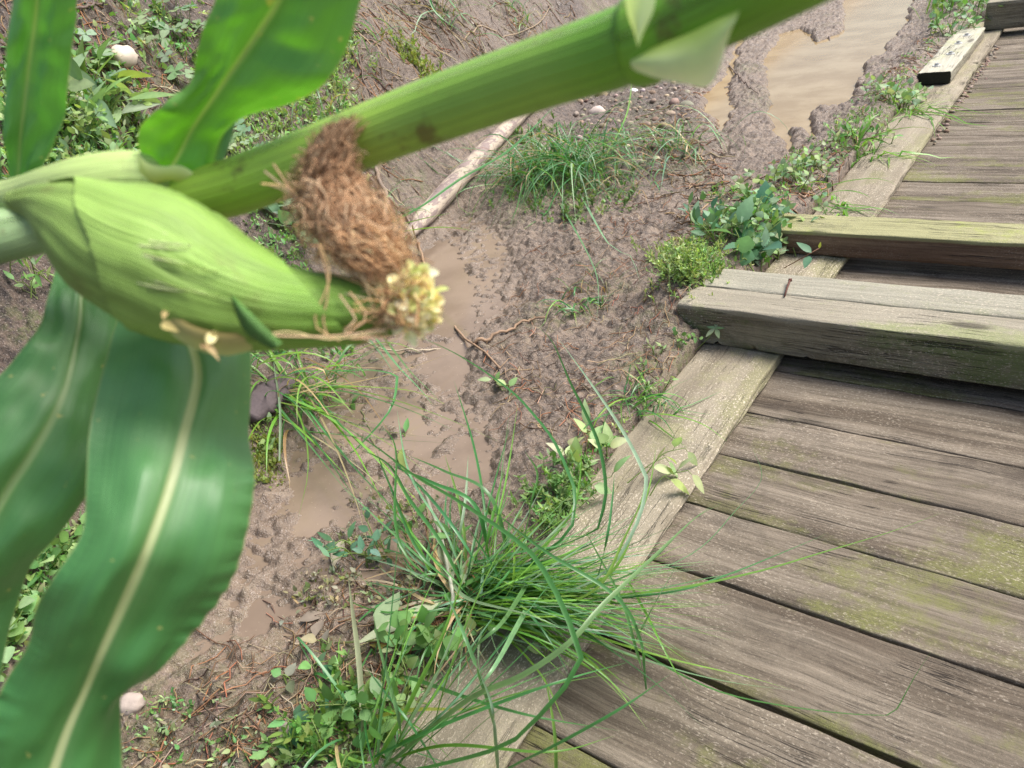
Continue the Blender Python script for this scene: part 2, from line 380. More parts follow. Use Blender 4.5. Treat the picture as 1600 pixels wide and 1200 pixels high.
def green(name, rough=.42, trans=.35, spec=.5, stripes=0., gloss_noise=0., sheen=0.):
    m = NT(name); c = m.attr('tint', 'Color'); st = m.attr('st', 'Vector'); p = m.pos()
    if stripes:
        sx = m.n('ShaderNodeSeparateXYZ'); m.put(sx.inputs[0], st)
        wv = m.noise(m.vm(st, (90., 3., 0.)), 1., 3., .6)
        c = m.mix(1., c, m.mix(wv, (1-stripes,)*3, (1+stripes,)*3), 'MULTIPLY')
    c = m.mix(1., c, m.mix(m.noise(p, 45., 4., .6), (.72,)*3, (1.28,)*3), 'MULTIPLY')
    m.set(Base_Color=c, Roughness=rough, Specular_IOR_Level=spec)
    if stripes: m.put(m.bsdf.inputs['Normal'], m.bump(m.noise(m.vm(st, (120., 2., 0.)), 1., 2., .5), .25, .0012))
    tr = m.n('ShaderNodeBsdfTranslucent'); m.put(tr.inputs[0], m.mix(1., c, (1.5, 1.6, .6), 'MULTIPLY'))
    mx = m.n('ShaderNodeMixShader'); mx.inputs[0].default_value = trans
    m.t.links.new(m.bsdf.outputs[0], mx.inputs[1]); m.t.links.new(tr.outputs[0], mx.inputs[2]); m.t.links.new(mx.outputs[0], m.out.inputs[0])
    return m.m
M_GRASS = green('grass blade', .36, .3, .55)
M_LEAF = green('weed leaf', .5, .3, .4)
M_DRY = green('dry plant matter', .8, .1, .2)
def simple(name, rough=.8, scale=80., var=.35, bumpd=.002, spec=.3):
    m = NT(name); p = m.pos(); c = m.attr('tint', 'Color')
    c = m.mix(1., c, m.mix(m.noise(p, scale, 5., .65), (1-var,)*3, (1+var,)*3), 'MULTIPLY')
    return m.set(Base_Color=c, Roughness=rough, Specular_IOR_Level=spec, Normal=m.bump(m.noise(p, scale*1.6, 4., .6), .6, bumpd))
M_STONE = simple('stone', .7, 60., .3)
M_TWIG = simple('twig bark', .75, 120., .4)
M_RUST = simple('rusty iron', .7, 300., .5, .0005)
M_BOLT = simple('zinc bolt', .35, 200., .2, .0003, .8)
def barkmat():
    m = NT('peeling bark'); p = m.pos(); st = m.attr('st', 'Vector')
    n = m.noise(m.vm(st, (16., 5., 1.)), 1., 6., .7, .6)
    c = m.mix(m.ramp(n, .46, .52), m.mix(m.noise(p, 60., 4.), (.17, .125, .115), (.30, .235, .215)), m.mix(m.noise(p, 90., 3.), (.34, .27, .21), (.50, .43, .34)))
    c = m.mix(m.ramp(m.noise(p, 50., 5., .7), .6, .68, 0, .8), c, (.07, .05, .045))
    return m.set(Base_Color=c, Roughness=.75, Normal=m.bump(n, .6, .004))
M_BARK = barkmat()

# ================================================================== GROUND
def axis(parts):
    out = []
    for a, b, n in parts: out += list(np.linspace(a, b, n, endpoint=False))
    out.append(parts[-1][1]); return np.array(out)
gx_ = axis([(-32, -8, 24), (-8, -4, 30), (-4, -2.9, 60), (-2.9, -.735, 420), (-.735, -.71, 6), (-.71, .72, 22), (.72, 2, 50), (2, 30, 30)])
gy_ = axis([(-28, -6, 20), (-6, -1, 35), (-1, -.1, 60), (-.1, 2.5, 500), (2.5, 4.6, 230), (4.6, 8.2, 230), (8.2, 14, 50), (14, 45, 30)])
GX, GY = np.meshgrid(gx_, gy_)
gzz, gwet, gsoil, gpud, gbk = terrain(GX.ravel(), GY.ravel(), True, True)
nx, ny = len(gx_), len(gy_)
me = bpy.data.meshes.new('ground')
me.vertices.add(nx*ny)
me.vertices.foreach_set('co', np.c_[GX.ravel(), GY.ravel(), gzz].astype(np.float32).ravel())
ii, jj = np.meshgrid(np.arange(nx-1), np.arange(ny-1)); i0 = (jj*nx+ii).ravel()
quads = np.c_[i0, i0+1, i0+nx+1, i0+nx].astype(np.int32)
me.loops.add(quads.size); me.loops.foreach_set('vertex_index', quads.ravel())
me.polygons.add(len(quads)); me.polygons.foreach_set('loop_start', np.arange(0, quads.size, 4, dtype=np.int32)); me.polygons.foreach_set('loop_total', np.full(len(quads), 4, dtype=np.int32))
me.update(calc_edges=True); me.polygons.foreach_set('use_smooth', np.ones(len(quads), dtype=bool))
X_, Y_ = GX.ravel(), GY.ravel()
moss = np.maximum(0, fbm(X_*2.3, Y_*2.3, 4, 91)-.12)*2.2*np.clip(1-gwet*1.2, 0, 1)
moss = moss+sstep(-1.0, -.74, X_)*sstep(.4, .0, np.abs(Y_-.3))*.5+np.exp(-((X_+1.05)/.25)**2-((Y_-.15)/.25)**2)*.3
for k, a in (('wet', gwet), ('soil', gsoil), ('pud', gpud), ('moss', np.clip(moss, 0, 1))):
    at = me.attributes.new(k, 'FLOAT', 'POINT'); at.data.foreach_set('value', a.astype(np.float32))
me.materials.append(M_MUD)
GZ_ = gzz.reshape(ny, nx)
def hgrid(x, y):
    i = np.clip(np.searchsorted(gx_, x)-1, 0, nx-2); j = np.clip(np.searchsorted(gy_, y)-1, 0, ny-2)
    fx = (x-gx_[i])/(gx_[i+1]-gx_[i]); fy = (y-gy_[j])/(gy_[j+1]-gy_[j])
    return (GZ_[j, i]*(1-fx)+GZ_[j, i+1]*fx)*(1-fy)+(GZ_[j+1, i]*(1-fx)+GZ_[j+1, i+1]*fx)*fy
def gz(x, y): return float(hgrid(np.array([x]), np.array([y]))[0])
def pg(px, py):
    r = ray(px, py); t = np.linspace(.5, 9, 2600)
    Z = CAMP[2]+r[2]*t; h = hgrid(CAMP[0]+r[0]*t, CAMP[1]+r[1]*t); m = Z < h
    k = int(np.argmax(m)) if m.any() else len(t)-1
    x, y = CAMP[0]+r[0]*t[k], CAMP[1]+r[1]*t[k]
    return np.array([x, y, gz(x, y)])
ground = bpy.data.objects.new('ground', me); COL.objects.link(ground); tag(ground, None, None, kind='structure')

def sheet(name, x0, x1, y0, y1, z, mat):
    b = MB(); n = 12
    ids = [[b.vert((x0+(x1-x0)*i/n, y0+(y1-y0)*j/n, z)) for i in range(n+1)] for j in range(n+1)]
    for j in range(n):
        for i in range(n): b.f.append((ids[j][i], ids[j][i+1], ids[j+1][i+1], ids[j+1][i]))
    return tag(b.build(name, mat), None, None, kind='structure')
sheet('puddle_water', -2.4, -.80, .0, 2.45, .0003, M_WATER)
sheet('ditch_water', -3.4, -.86, 2.45, 8.0, -.004, M_WATER2)

# ================================================================== BOARDWALK
def timber(mb, x0, x1, y0, y1, z0, z1, axis_='x', r=.006, n=40, jitter=.0012, seed=0, ragged=0.):
    """a sawn timber with softened, slightly uneven arrises; along x or y"""
    if axis_ == 'x': L0, L1, A0, A1 = x0, x1, y0, y1
    else: L0, L1, A0, A1 = y0, y1, x0, x1
    sec = []
    for cx, cz, a0 in ((A1-r, z1-r, 0), (A0+r, z1-r, 90), (A0+r, z0+r, 180), (A1-r, z0+r, 270)):
        for k in range(4):
            a = R(a0+k*30); sec.append((cx+r*math.cos(a), cz+r*math.sin(a)))
    # points along the flat sides so that they can undulate
    full = []
    for i in range(16):
        p, q = sec[i], sec[(i+1) % 16]; full.append(p)
        if i % 4 == 3:
            for t in np.linspace(0, 1, 7)[1:-1]: full.append((p[0]*(1-t)+q[0]*t, p[1]*(1-t)+q[1]*t))
    m = len(full); rings = []
    fa = np.array([f[0] for f in full]); fz = np.array([f[1] for f in full]); idx = np.arange(m)
    for i in range(n+1):
        s = i/n; l = L0+(L1-L0)*s
        na = vnoise(idx*.9+seed*7., np.full(m, l*9.), seed)*jitter*2+vnoise(idx*.25+seed*3., np.full(m, l*2.), seed+5)*jitter*2
        nb = vnoise(idx*.9+seed*5., np.full(m, l*9.)+50, seed+9)*jitter*2+vnoise(idx*.0+seed*3., np.full(m, l*1.3), seed+7)*jitter*3
        if ragged: nb = nb+np.where(fz < z0+.02, np.maximum(0, vnoise(np.full(m, l*30.), idx*.3, seed+3)-.35)*ragged, 0)
        e = .0025 if i in (0, n) else 0
        ca, cz_ = (A0+A1)/2, (z0+z1)/2
        aa = fa+na+np.sign(ca-fa)*e; zz = fz+nb+np.sign(cz_-fz)*e
        rings.append([mb.vert((l, a, z) if axis_ == 'x' else (a, l, z), ((1, 1, 1) if fz[k] > z1-r*1.02 else (0, 0, 0)), (s, k/m)) for k, (a, z) in enumerate(zip(aa, zz))])
    for i in range(n):
        for k in range(m): mb.f.append((rings[i][k], rings[i][(k+1) % m], rings[i+1][(k+1) % m], rings[i+1][k]))
    for e_, rg in ((0., rings[0][::-1]), (0., rings[-1])):
        mb.f.append(tuple(mb.vert(mb.v[i], (0, 0, 0), (e_, 0)) for i in rg))
DT = -.033      # deck surface
walk = tag(empty('boardwalk', (0, 2.3, DT)), 'weathered grey brown boardwalk of cross laid planks with a sandy side kerb', 'boardwalk')
joints = [-1.3, -1.1, -.9, -.7, -.5, -.3, -.11, .09, .29, .482, .675, .873, 1.045, 1.217, 1.387, 1.585, 1.79, 2.0, 2.2, 2.41, 2.62, 2.823, 3.02, 3.2, 3.41, 3.606, 3.8, 4.0, 4.2, 4.4, 4.6, 4.8, 5.0, 5.2, 5.4, 5.6, 5.8, 6.0]
gaps = {.675: .010, 1.387: .006, 2.823: .010, .873: .005, 3.606: .005}
for i in range(len(joints)-1):
    b = MB(); g0 = gaps.get(joints[i], .0025)/2; g1 = gaps.get(joints[i+1], .0025)/2
    dz = random.uniform(-.002, .002)
    timber(b, -.735, .72, joints[i]+g0, joints[i+1]-g1, DT-.03+dz, DT+dz, 'x', .004, 60, .0010, i+3)
    b.build('plank', M_DECK, walk)
b = MB(); timber(b, -.722, -.520, -1.3, 6.05, DT+.004, 0, 'y', .008, 220, .0022, 2); b.build('side_kerb', M_KERB, walk)
b = MB(); timber(b, .52, .722, -1.3, 6.05, DT+.004, 0, 'y', .008, 60, .002, 4); b.build('side_kerb', M_KERB, walk)
for x in (-.66, 0, .66):
    b = MB(); timber(b, x-.03, x+.03, -1.25, 6.0, DT-.13, DT-.034, 'y', .004, 20, .001, 5); b.build('bearer', M_BEAMG, walk)

def beam(label, x0, x1, y0, y1, z0, z1, seed, mat=None, **k):
    b = MB(); zc = z0; o = None
    c = np.array([(x0+x1)/2, (y0+y1)/2, z0])
    timber(b, x0, x1, y0, y1, z0, z1, 'x', .005, 160, .0010, seed, **k)
    b.v = [(p[0]-c[0], p[1]-c[1], p[2]-c[2]) for p in b.v]
    o = b.build('timber_beam', mat or M_BEAMG); o.location = tuple(c)
    return tag(o, label, 'timber beam', 'timbers laid across the boardwalk')
beam('greenish square timber with sandy top end, in front of its twin', -.79, .80, 1.605, 1.722, .003, .111, 11, M_BEAMG, ragged=.03)
beam('pale bleached square timber with a rusty nail on its top', -.795, .80, 1.727, 1.842, .003, .110, 12, M_BEAMTOP)
beam('knotty brown timber with mossy yellow green top, buried in weeds at its end', -.76, .80, 2.212, 2.357, .003, .080, 13, M_BEAMB)
beam('smooth grey green timber closing the boardwalk beside bright grass', -.62, .80, 5.72, 5.86, .003, .16, 14, M_BEAMG)

# cap board with four bolts on the kerb
cap = tag(empty('cap_board', (-.63, 4.9, .002)), 'thick grey board with bolts lying on the side kerb', 'board')
b = MB(); timber(b, -.735, -.585, 4.38, 5.50, .002, .062, 'y', .006, 60, .0015, 21)
b.build('board', M_CAP, cap)
for k, (bx, by) in enumerate([(-.675, 4.52), (-.655, 4.79), (-.66, 5.06), (-.65, 5.27)]):
    b = MB()
    tube(b, [(bx, by, .060), (bx, by, .0655)], [.021, .020], 14, (.55, .55, .53))
    tube(b, [(bx, by, .0655), (bx, by, .076)], [.011, .010], 6, (.4, .4, .39))
    b.build('bolt', M_BOLT, cap, smooth=False)
# rusty nail
nb = pz(1226, 463, .114); nt_ = pz(1234, 438, .122)
b = MB(); tube(b, [nb, nb*.5+nt_*.5+np.array([0, 0, .002]), nt_], [.0022, .0026, .003], 8, (.10, .04, .028)); tube(b, [nt_-[0.003, 0, 0], nt_+[.005, .001, .001]], .0045, 8, (.10, .04, .028))
tag(b.build('rusty_nail', M_RUST), 'bent rusty nail lying across the seam of the two pale timbers', 'nail')

# ================================================================== CORN PLANT
M_TIP = green('cream husk tip', .6, .12, .3)
def cornleafmat():
    m = NT('corn leaf'); st = m.attr('st', 'Vector'); p = m.pos()
    sx = m.n('ShaderNodeSeparateXYZ'); m.put(sx.inputs[0], st); u = m.math('ABSOLUTE', sx.outputs[0])
    tint = m.attr('tint', 'Color')
    c = m.mix(1., tint, m.mix(m.noise(m.vm(st, (85., 1.5, 0.)), 1., 3., .7), (.75,)*3, (1.75,)*3), 'MULTIPLY')
    c = m.mix(1., c, m.mix(m.noise(p, 38., 4., .6), (.78, .85, .75), (1.45, 1.35, 1.5)), 'MULTIPLY')
    c = m.mix(m.ramp(u, .0, .30, .40, 0), c, (.13, .25, .08))
    mr = m.attr('tint', 'Alpha'); c = m.mix(m.math('MULTIPLY', m.ramp(u, .028, .088, .9, 0), mr), c, (.50, .55, .30))
    c = m.mix(m.ramp(u, .975, .995, 0, .6), c, (.30, .36, .12))
    sp = m.noise(p, 170., 2., .5)
    c = m.mix(m.ramp(sp, .70, .76, 0, .7), c, (.42, .40, .13))
    h = m.math('ADD', m.noise(m.vm(st, (55., 1.2, 0.)), 1., 3., .6), m.math('MULTIPLY', m.noise(m.vm(st, (5., 150., 0.)), 1., 2., .5), m.ramp(u, .6, .95, 0, .8)))
    m.set(Base_Color=c, Roughness=.46, Specular_IOR_Level=.7, Normal=m.bump(h, .45, .0012), Coat_Weight=.5, Coat_Roughness=.48, Coat_IOR=1.5)
    tr = m.n('ShaderNodeBsdfTranslucent'); m.put(tr.inputs[0], m.mix(1., c, (1.9, 2.1, .6), 'MULTIPLY'))
    mx = m.n('ShaderNodeMixShader'); mx.inputs[0].default_value = .26
    m.t.links.new(m.bsdf.outputs[0], mx.inputs[1]); m.t.links.new(tr.outputs[0], mx.inputs[2]); m.t.links.new(mx.outputs[0], m.out.inputs[0])
    return m.m
M_CORN = cornleafmat()
def stalkmat(name, rough=.45, brown=.6):
    m = NT(name); st = m.attr('st', 'Vector'); p = m.pos(); c = m.attr('tint', 'Color')
    c = m.mix(1., c, m.mix(m.noise(m.vm(st, (3., 60., 0.)), 1., 4., .6), (.42,)*3, (1.58,)*3), 'MULTIPLY')
    c = m.mix(1., c, m.mix(m.noise(p, 22., 4., .6), (.8,)*3, (1.2,)*3), 'MULTIPLY')
    c = m.mix(m.ramp(m.noise(p, 42., 5., .68), .56, .70, 0, brown), c, (.12, .085, .03))
    c = m.mix(m.ramp(m.noise(p, 75., 3., .5), .72, .78, 0, .6), c, (.55, .55, .45))
    m.set(Base_Color=c, Roughness=rough, Specular_IOR_Level=.4, Normal=m.bump(m.noise(m.vm(st, (1.5, 60., 0.)), 1., 3., .5), .6, .0016))
    m.put(m.bsdf.inputs['Subsurface Weight'], .12); m.put(m.bsdf.inputs['Subsurface Radius'], (.004, .008, .002)); m.bsdf.inputs['Subsurface Scale'].default_value = .6
    return m.m
M_STALK = stalkmat('corn stalk', .45, .75); M_HUSK = stalkmat('corn husk', .55, .3)

stalk_px = [(-60, 372, .43, .0115), (20, 362, .41, .0115), (90, 352, .40, .0115), (180, 330, .385, .0115), (290, 312, .365, .0120), (380, 288, .350, .0122), (460, 258, .337, .0122), (570, 214, .322, .0122), (700, 165, .305, .0124), (850, 113, .285, .0122), (960, 78, .272, .0125), (1000, 64, .268, .0132), (1060, 36, .262, .0120), (1160, -10, .252, .0116), (1260, -60, .243, .0112), (1400, -130, .235, .011)]
low = pd(-60, 372, .43)
root = np.array([-2.05, .62, 0.]); root[2] = gz(root[0], root[1])
corn = tag(empty('corn_plant', root), 'large corn plant leaning over the mud with glossy leaves and one ear with brown silk', 'corn plant')
b = MB(); P = []; Rr = []; C = []
mid = [root+np.array([0, 0, -.02]), root*.75+low*.25+np.array([0, 0, .03]), root*.4+low*.6+np.array([0, 0, .02])]
for q in mid: P.append(q); Rr.append(.0125); C.append((.20, .30, .10))
for px, py, d, r in stalk_px:
    P.append(pd(px, py, d)); Rr.append(r)
    C.append((.28, .42, .20) if px < 200 else (.34, .52, .06) if px < 400 else (.30, .47, .07) if px < 700 else (.22, .40, .06) if px < 900 else (.14, .33, .03))
e = P[-1]; dd = norm(P[-1]-P[-3])
for k in range(1, 5): P.append(e+dd*.12*k+np.array([0, 0, .01*k*k])); Rr.append(.010-.0018*k); C.append((.16, .34, .04))
q = catmull(np.c_[np.array(P), np.array(Rr), np.array(C)], 110)
tube(b, q[:, :3], q[:, 3], 28, cols=q[:, 4:7]); b.build('stalk', M_STALK, corn)
# node collar where the upper leaf sheath opens (pale edges)
def strip_loft(mb, rows, n, m, colf, wave=None):
    """rows of (left, mid, right) pixel points with distances -> smooth leaf surface"""
    A = np.array([[*pd(l[0], l[1], l[2]), *pd(c[0], c[1], c[2]), *pd(r_[0], r_[1], r_[2])] for l, c, r_ in rows])
    # arc-length on the midrib
    B = A[:, [3, 4, 5, 0, 1, 2, 6, 7, 8]]
    Q = catmull(B, n); ids = []
    for i in range(n):
        c, l, r_ = Q[i, :3], Q[i, 3:6], Q[i, 6:9]; row = []
        t = norm(Q[min(i+1, n-1), :3]-Q[max(i-1, 0), :3]); nn = norm(np.cross(r_-l, t)); 
        if nn@(CAMP-c) < 0: nn = -nn
        for k in range(m):
            u = -1+2*k/(m-1); e_ = l if u < 0 else r_; a = abs(u)
            p = c*(1-a)+e_*a
            wd = np.linalg.norm(e_-c)
            p = p+nn*(wd*.16*math.sin(math.pi*a)) - nn*wd*.05*max(0, 1-a/.12)
            if wave: p = p+nn*(wave(u, i/(n-1))+.0055*float(fbm(np.array([u*1.3+n*.7]), np.array([i/(n-1)*7.]), 2, 3)[0])*min(1, a*3))
            row.append(mb.vert(p, colf(u, i/(n-1)), (u, i/(n-1))))
        ids.append(row)
    for i in range(n-1):
        for k in range(m-1): mb.f.append((ids[i][k], ids[i][k+1], ids[i+1][k+1], ids[i+1][k]))
def cleaf(rows, dist, col, wave, n=90, m=41, label=None, edge=0.0):
    """rows [(lx,ly),(mx,my),(rx,ry)], dist [(dl,dm,dr)...]"""
    RR = [((l[0], l[1], dl), (c[0], c[1], dm), (r_[0], r_[1], dr)) for (l, c, r_), (dl, dm, dr) in zip(rows, dist)]
    b = MB(); strip_loft(b, RR, n, m, col, wave)
    o = b.build('leaf', M_CORN, corn)
    if label: o['label'] = label
    return o
def lin(a, b_, t): return a+(b_-a)*t
def dgrid(n, a, z, sl=0., sr=0.): return [(lin(a, z, i/(n-1))+sl, lin(a, z, i/(n-1)), lin(a, z, i/(n-1))+sr) for i in range(n)]
L4 = [((186, 486), (292, 518), (390, 546)), ((165, 560), (308, 590), (390, 625)), ((141, 660), (285, 690), (393, 700)), ((135, 745), (262, 770), (395, 765)), ((128, 830), (232, 850), (381, 850)), ((88, 890), (210, 905), (362, 915)), ((56, 950), (185, 965), (318, 972)), ((42, 1012), (155, 1035), (250, 1035)), ((5, 1070), (135, 1085), (196, 1078)), ((-30, 1140), (105, 1150), (190, 1130)), ((-70, 1230), (72, 1240), (191, 1215)), ((-110, 1330), (40, 1340), (180, 1320)), ((-120, 1450), (0, 1450), (130, 1450)), ((-90, 1560), (-30, 1560), (40, 1560))]
n4 = len(L4)
def w4(u, s):
    a = abs(u); e = max(0, a-.55)/.45
    return .0042*math.sin(s*23+u*1.3)*a + (.0011*math.sin(s*230)*e*e if (u > 0 and .25 < s < .5) or (u < 0 and s > .6) else 0)+.003*math.sin(s*9+2.5*u)*(1-a)
d4 = [(.372, .362, .372), (.358, .346, .362), (.340, .327, .344), (.328, .316, .332), (.322, .311, .328), (.326, .316, .330), (.334, .326, .340), (.345, .338, .352), (.358, .352, .366), (.370, .364, .378), (.385, .378, .39), (.395, .386, .40), (.40, .395, .41), (.41, .41, .42)]
def c4(u, s):
    k = math.exp(-((s-.16)/.2)**2)  # paler tint painted over the upper part, imitating waxy sky sheen
    return np.append(np.array((.032, .13, .028))*(1-k)+np.array((.07, .20, .065))*k, .9)
cleaf(L4, d4, c4, w4, 170, 51, label='broad green leaf hanging from under the ear with a pale midrib')
L3 = [((92, 400), (125, 430), (172, 458)), ((74, 470), (125, 495), (186, 500)), ((60, 525), (118, 540), (184, 560)), ((18, 572), (105, 600), (176, 620)), ((-32, 612), (85, 650), (168, 690)), ((-80, 660), (50, 710), (145, 755)), ((-120, 720), (10, 770), (100, 825)), ((-160, 800), (-30, 850), (45, 890)), ((-180, 900), (-60, 930), (18, 970)), ((-200, 1000), (-80, 1020), (5, 1060)), ((-220, 1120), (-110, 1120), (-20, 1130))]
cleaf(L3, [(d_+.01, d_, d_+.008) for d_ in (.43, .42, .412, .402, .394, .392, .398, .41, .43, .455, .48)], lambda u, s: np.append(np.array((.045, .15, .035))*(1-.35*s)+np.array((.07, .18, .08))*.35*s, .32), lambda u, s: .006*math.sin(s*15+u)*abs(u)+.003*math.sin(s*11), 110, 41, label='dark green leaf drooping behind the broad one')
L2 = [((222, 250), (268, 262), (310, 279)), ((216, 218), (284, 235), (330, 262)), ((232, 180), (305, 195), (352, 212)), ((262, 148), (330, 158), (402, 180)), ((300, 125), (352, 123), (466, 156)), ((308, 90), (375, 90), (512, 124)), ((318, 45), (405, 47), (541, 78)), ((335, 0), (432, 5), (560, 12)), ((350, -60), (455, -50), (575, -55)), ((365, -120), (470, -115), (570, -120)), ((385, -220), (470, -220), (540, -220)), ((400, -320), (450, -320), (490, -320))]
cleaf(L2, [(.362, .358, .362), (.355, .356, .360), (.346, .352, .352), (.342, .346, .345), (.342, .34, .332), (.338, .335, .325), (.333, .33, .32), (.328, .325, .315), (.322, .32, .31), (.316, .315, .305), (.31, .31, .3), (.30, .30, .29)],
      lambda u, s: np.append(np.array((.09, .25, .025))*(1-s)+np.array((.05, .17, .04))*s, max(.34, .8-s*6)), lambda u, s: .003*math.sin(s*13+u*2)*abs(u), 110, 41, label='upright green leaf with a yellowish base')
L2b = [((312, 276), (322, 278), (334, 280)), ((322, 250), (336, 248), (356, 235)), ((338, 215), (350, 205), (368, 192)), ((352, 190), (362, 180), (380, 172))]
cleaf(L2b, dgrid(4, .375, .365), lambda u, s: (.04, .12, .06, .0), None, 20, 9)
L1 = [((3, 305), (24, 303), (48, 298)), ((6, 268), (28, 268), (62, 264)), ((7, 200), (33, 200), (93, 192)), ((9, 120), (42, 120), (110, 120)), ((13, 60), (50, 60), (116, 58)), ((15, 0), (58, 0), (116, 0)), ((18, -80), (63, -80), (110, -80)), ((30, -180), (60, -180), (95, -180)), ((45, -280), (55, -280), (66, -280))]
cleaf(L1, dgrid(len(L1), .42, .36, .008, -.004), lambda u, s: np.array((.06, .20, .035, .28)), lambda u, s: .003*math.sin(s*12+u*3)*abs(u), 80, 31, label='narrow green leaf rising past the pale stone')
# little green tongue at the far left
cleaf([((-40, 300), (-10, 305), (8, 310)), ((-30, 250), (-8, 255), (4, 280)), ((-40, 180), (-20, 180), (-8, 180))], dgrid(3, .43, .42), lambda u, s: (.05, .16, .03, .1), None, 20, 9)

def patch(mb, A, B, n=14, m=8, colA=(1, 1, 1), colB=(1, 1, 1), bulge=.0):
    """surface between two pixel polylines with distance"""
    qa = catmull(np.array([[*pd(*p)] for p in A]), n); qb = catmull(np.array([[*pd(*p)] for p in B]), n); ids = []
    for i in range(n):
        row = []
        for k in range(m):
            t = k/(m-1); p = qa[i]*(1-t)+qb[i]*t; p = p+norm(CAMP-p)*bulge*math.sin(math.pi*t)
            row.append(mb.vert(p, np.array(colA)*(1-t)+np.array(colB)*t, (t, i/(n-1))))
        ids.append(row)
    for i in range(n-1):
        for k in range(m-1): mb.f.append((ids[i][k], ids[i][k+1], ids[i+1][k+1], ids[i+1][k]))

# sheaths: pale wrap behind the ear and the collar of the upright leaf
b = MB(); P = [(-30, 312, .405, .006), (40, 306, .392, .0085), (90, 298, .38, .0108), (150, 289, .370, .0128), (215, 283, .366, .0128), (265, 290, .370, .0118), (310, 304, .374, .009)]
q = catmull(np.array([[*pd(x, y, d), r] for x, y, d, r in P]), 40)
cc = [np.array((.40, .50, .20))*(1-t)+np.array((.33, .46, .14))*t for t in np.linspace(0, 1, 40)]
tube(b, q[:, :3], q[:, 3], 24, cols=cc); b.build('sheath', M_HUSK, corn)
b = MB()
patch(b, [(214, 236, .352), (224, 250, .352), (240, 258, .352), (258, 260, .352), (276, 258, .352), (294, 264, .352), (312, 280, .353)], [(222, 286, .356), (232, 288, .355), (246, 286, .354), (262, 282, .354), (278, 284, .354), (296, 288, .354), (314, 292, .355)], 30, 8, (.74, .78, .42), (.62, .60, .16), .0008)
b.build('collar', M_LEAF, corn)
# node at the right: pale pointed sheath edge and the torn pale sheath below
b = MB()
ax = catmull(np.array([[*pd(x, y, d), r] for x, y, d, r in [(985, 69, .2685, .0136), (1010, 61, .2665, .0142), (1060, 36, .2615, .0128), (1140, -1, .2535, .0124), (1230, -45, .2455, .012), (1380, -120, .236, .0118)]]), 30)
tube(b, ax[:, :3], ax[:, 3], 28, (.16, .37, .03)); b.build('sheath', M_STALK, corn)
b = MB()
def facet(mb, pts, col, mid=None):
    ids = [mb.vert(pd(*p), c, (0, 0)) for p, c in zip(pts, col if isinstance(col, list) else [col]*len(pts))]; mb.f.append(tuple(ids))
patch(b, [(976, -10, .252), (980, 20, .2515), (990, 50, .2505), (996, 72, .2500)], [(1026, -10, .250), (1020, 20, .2498), (1006, 50, .2496), (997, 74, .2498)], 16, 8, (.74, .84, .5), (.7, .82, .46), .002)
b.build('sheath_edge', M_LEAF, corn)
b = MB()
patch(b, [(985, 88, .258), (1030, 70, .250), (1080, 50, .244), (1125, 28, .240), (1158, 14, .240)], [(986, 108, .258), (1025, 122, .248), (1068, 130, .246), (1112, 130, .244), (1142, 48, .241)], 22, 10, (.48, .66, .12), (.88, .94, .74), .004)
b.build('torn_sheath', M_LEAF, corn)

# the ear with its husk
ear_px = [(15, 312, .345, 10), (60, 318, .338, 24), (110, 340, .330, 50), (170, 376, .322, 77), (240, 406, .317, 91), (310, 440, .312, 88), (375, 463, .308, 73), (450, 477, .306, 58), (540, 482, .304, 49), (600, 482, .303, 42), (640, 475, .302, 33), (660, 468, .302, 18)]
b = MB(); q = catmull(np.array([[*pd(x, y, d), r*d/F] for x, y, d, r in ear_px]), 90)
def huskcol(t): 
    pts = [(0, (.22, .33, .075)), (.25, (.215, .345, .075)), (.5, (.20, .33, .065)), (.75, (.155, .295, .038)), (.9, (.145, .275, .035)), (1, (.36, .40, .14))]
    return np.array([np.interp(t, [a for a, _ in pts], [c[i] for _, c in pts]) for i in range(3)])
def husk(mb, q, a0, a1, t0, t1, off, edge=None, n=80, seg=44, seed=0, shade=1.):
    up = None; ids = []; m = len(q)
    for i in range(n):
        s = t0+(t1-t0)*i/(n-1); k = s*(m-1); k0 = min(int(k), m-2); f = k-k0; c = q[k0]*(1-f)+q[k0+1]*f
        t = norm(q[k0+1, :3]-q[k0, :3]); view = norm(CAMP-c[:3]); up = norm(view-t*(view@t)); sd = np.cross(t, up)
        A0 = a0(s) if callable(a0) else a0; A1 = a1(s) if callable(a1) else a1; row = []
        for j in range(seg):
            a = A0+(A1-A0)*j/(seg-1)
            rib = .013*math.sin(a*15+seed+3*s)+.008*math.sin(a*37+seed*2)+.035*vnoise(np.array([a*2.5]), np.array([s*9.+seed]), seed)[0]
            r = c[3]*(1+rib)+off
            p = c[:3]+r*(math.cos(a)*up+math.sin(a)*sd)
            row.append(mb.vert(p, huskcol(s)*shade*(1+.10*math.sin(a*9+seed)), (s*1.5, a*.35)))
        ids.append(row)
    for i in range(n-1):
        for j in range(seg-1): mb.f.append((ids[i][j], ids[i][j+1], ids[i+1][j+1], ids[i+1][j]))
husk(b, q, -math.pi, math.pi, 0, 1, 0, seed=1, seg=60)
ear = b.build('ear', M_HUSK, corn)
b = MB(); husk(b, q, lambda s: -.9+1.6*s, 2.9, .03, .80, .0007, seed=9, shade=.90); b.build('husk_leaf', M_HUSK, ear)
b = MB(); husk(b, q, lambda s: -2.9+max(0, s-.50)*11, lambda s: min(1.75, -1.7+(s-.07)*9.5)+.12*math.sin(s*40), .07, .86, .0022, seed=4, shade=1.14, n=110); b.build('husk_leaf', M_HUSK, ear)
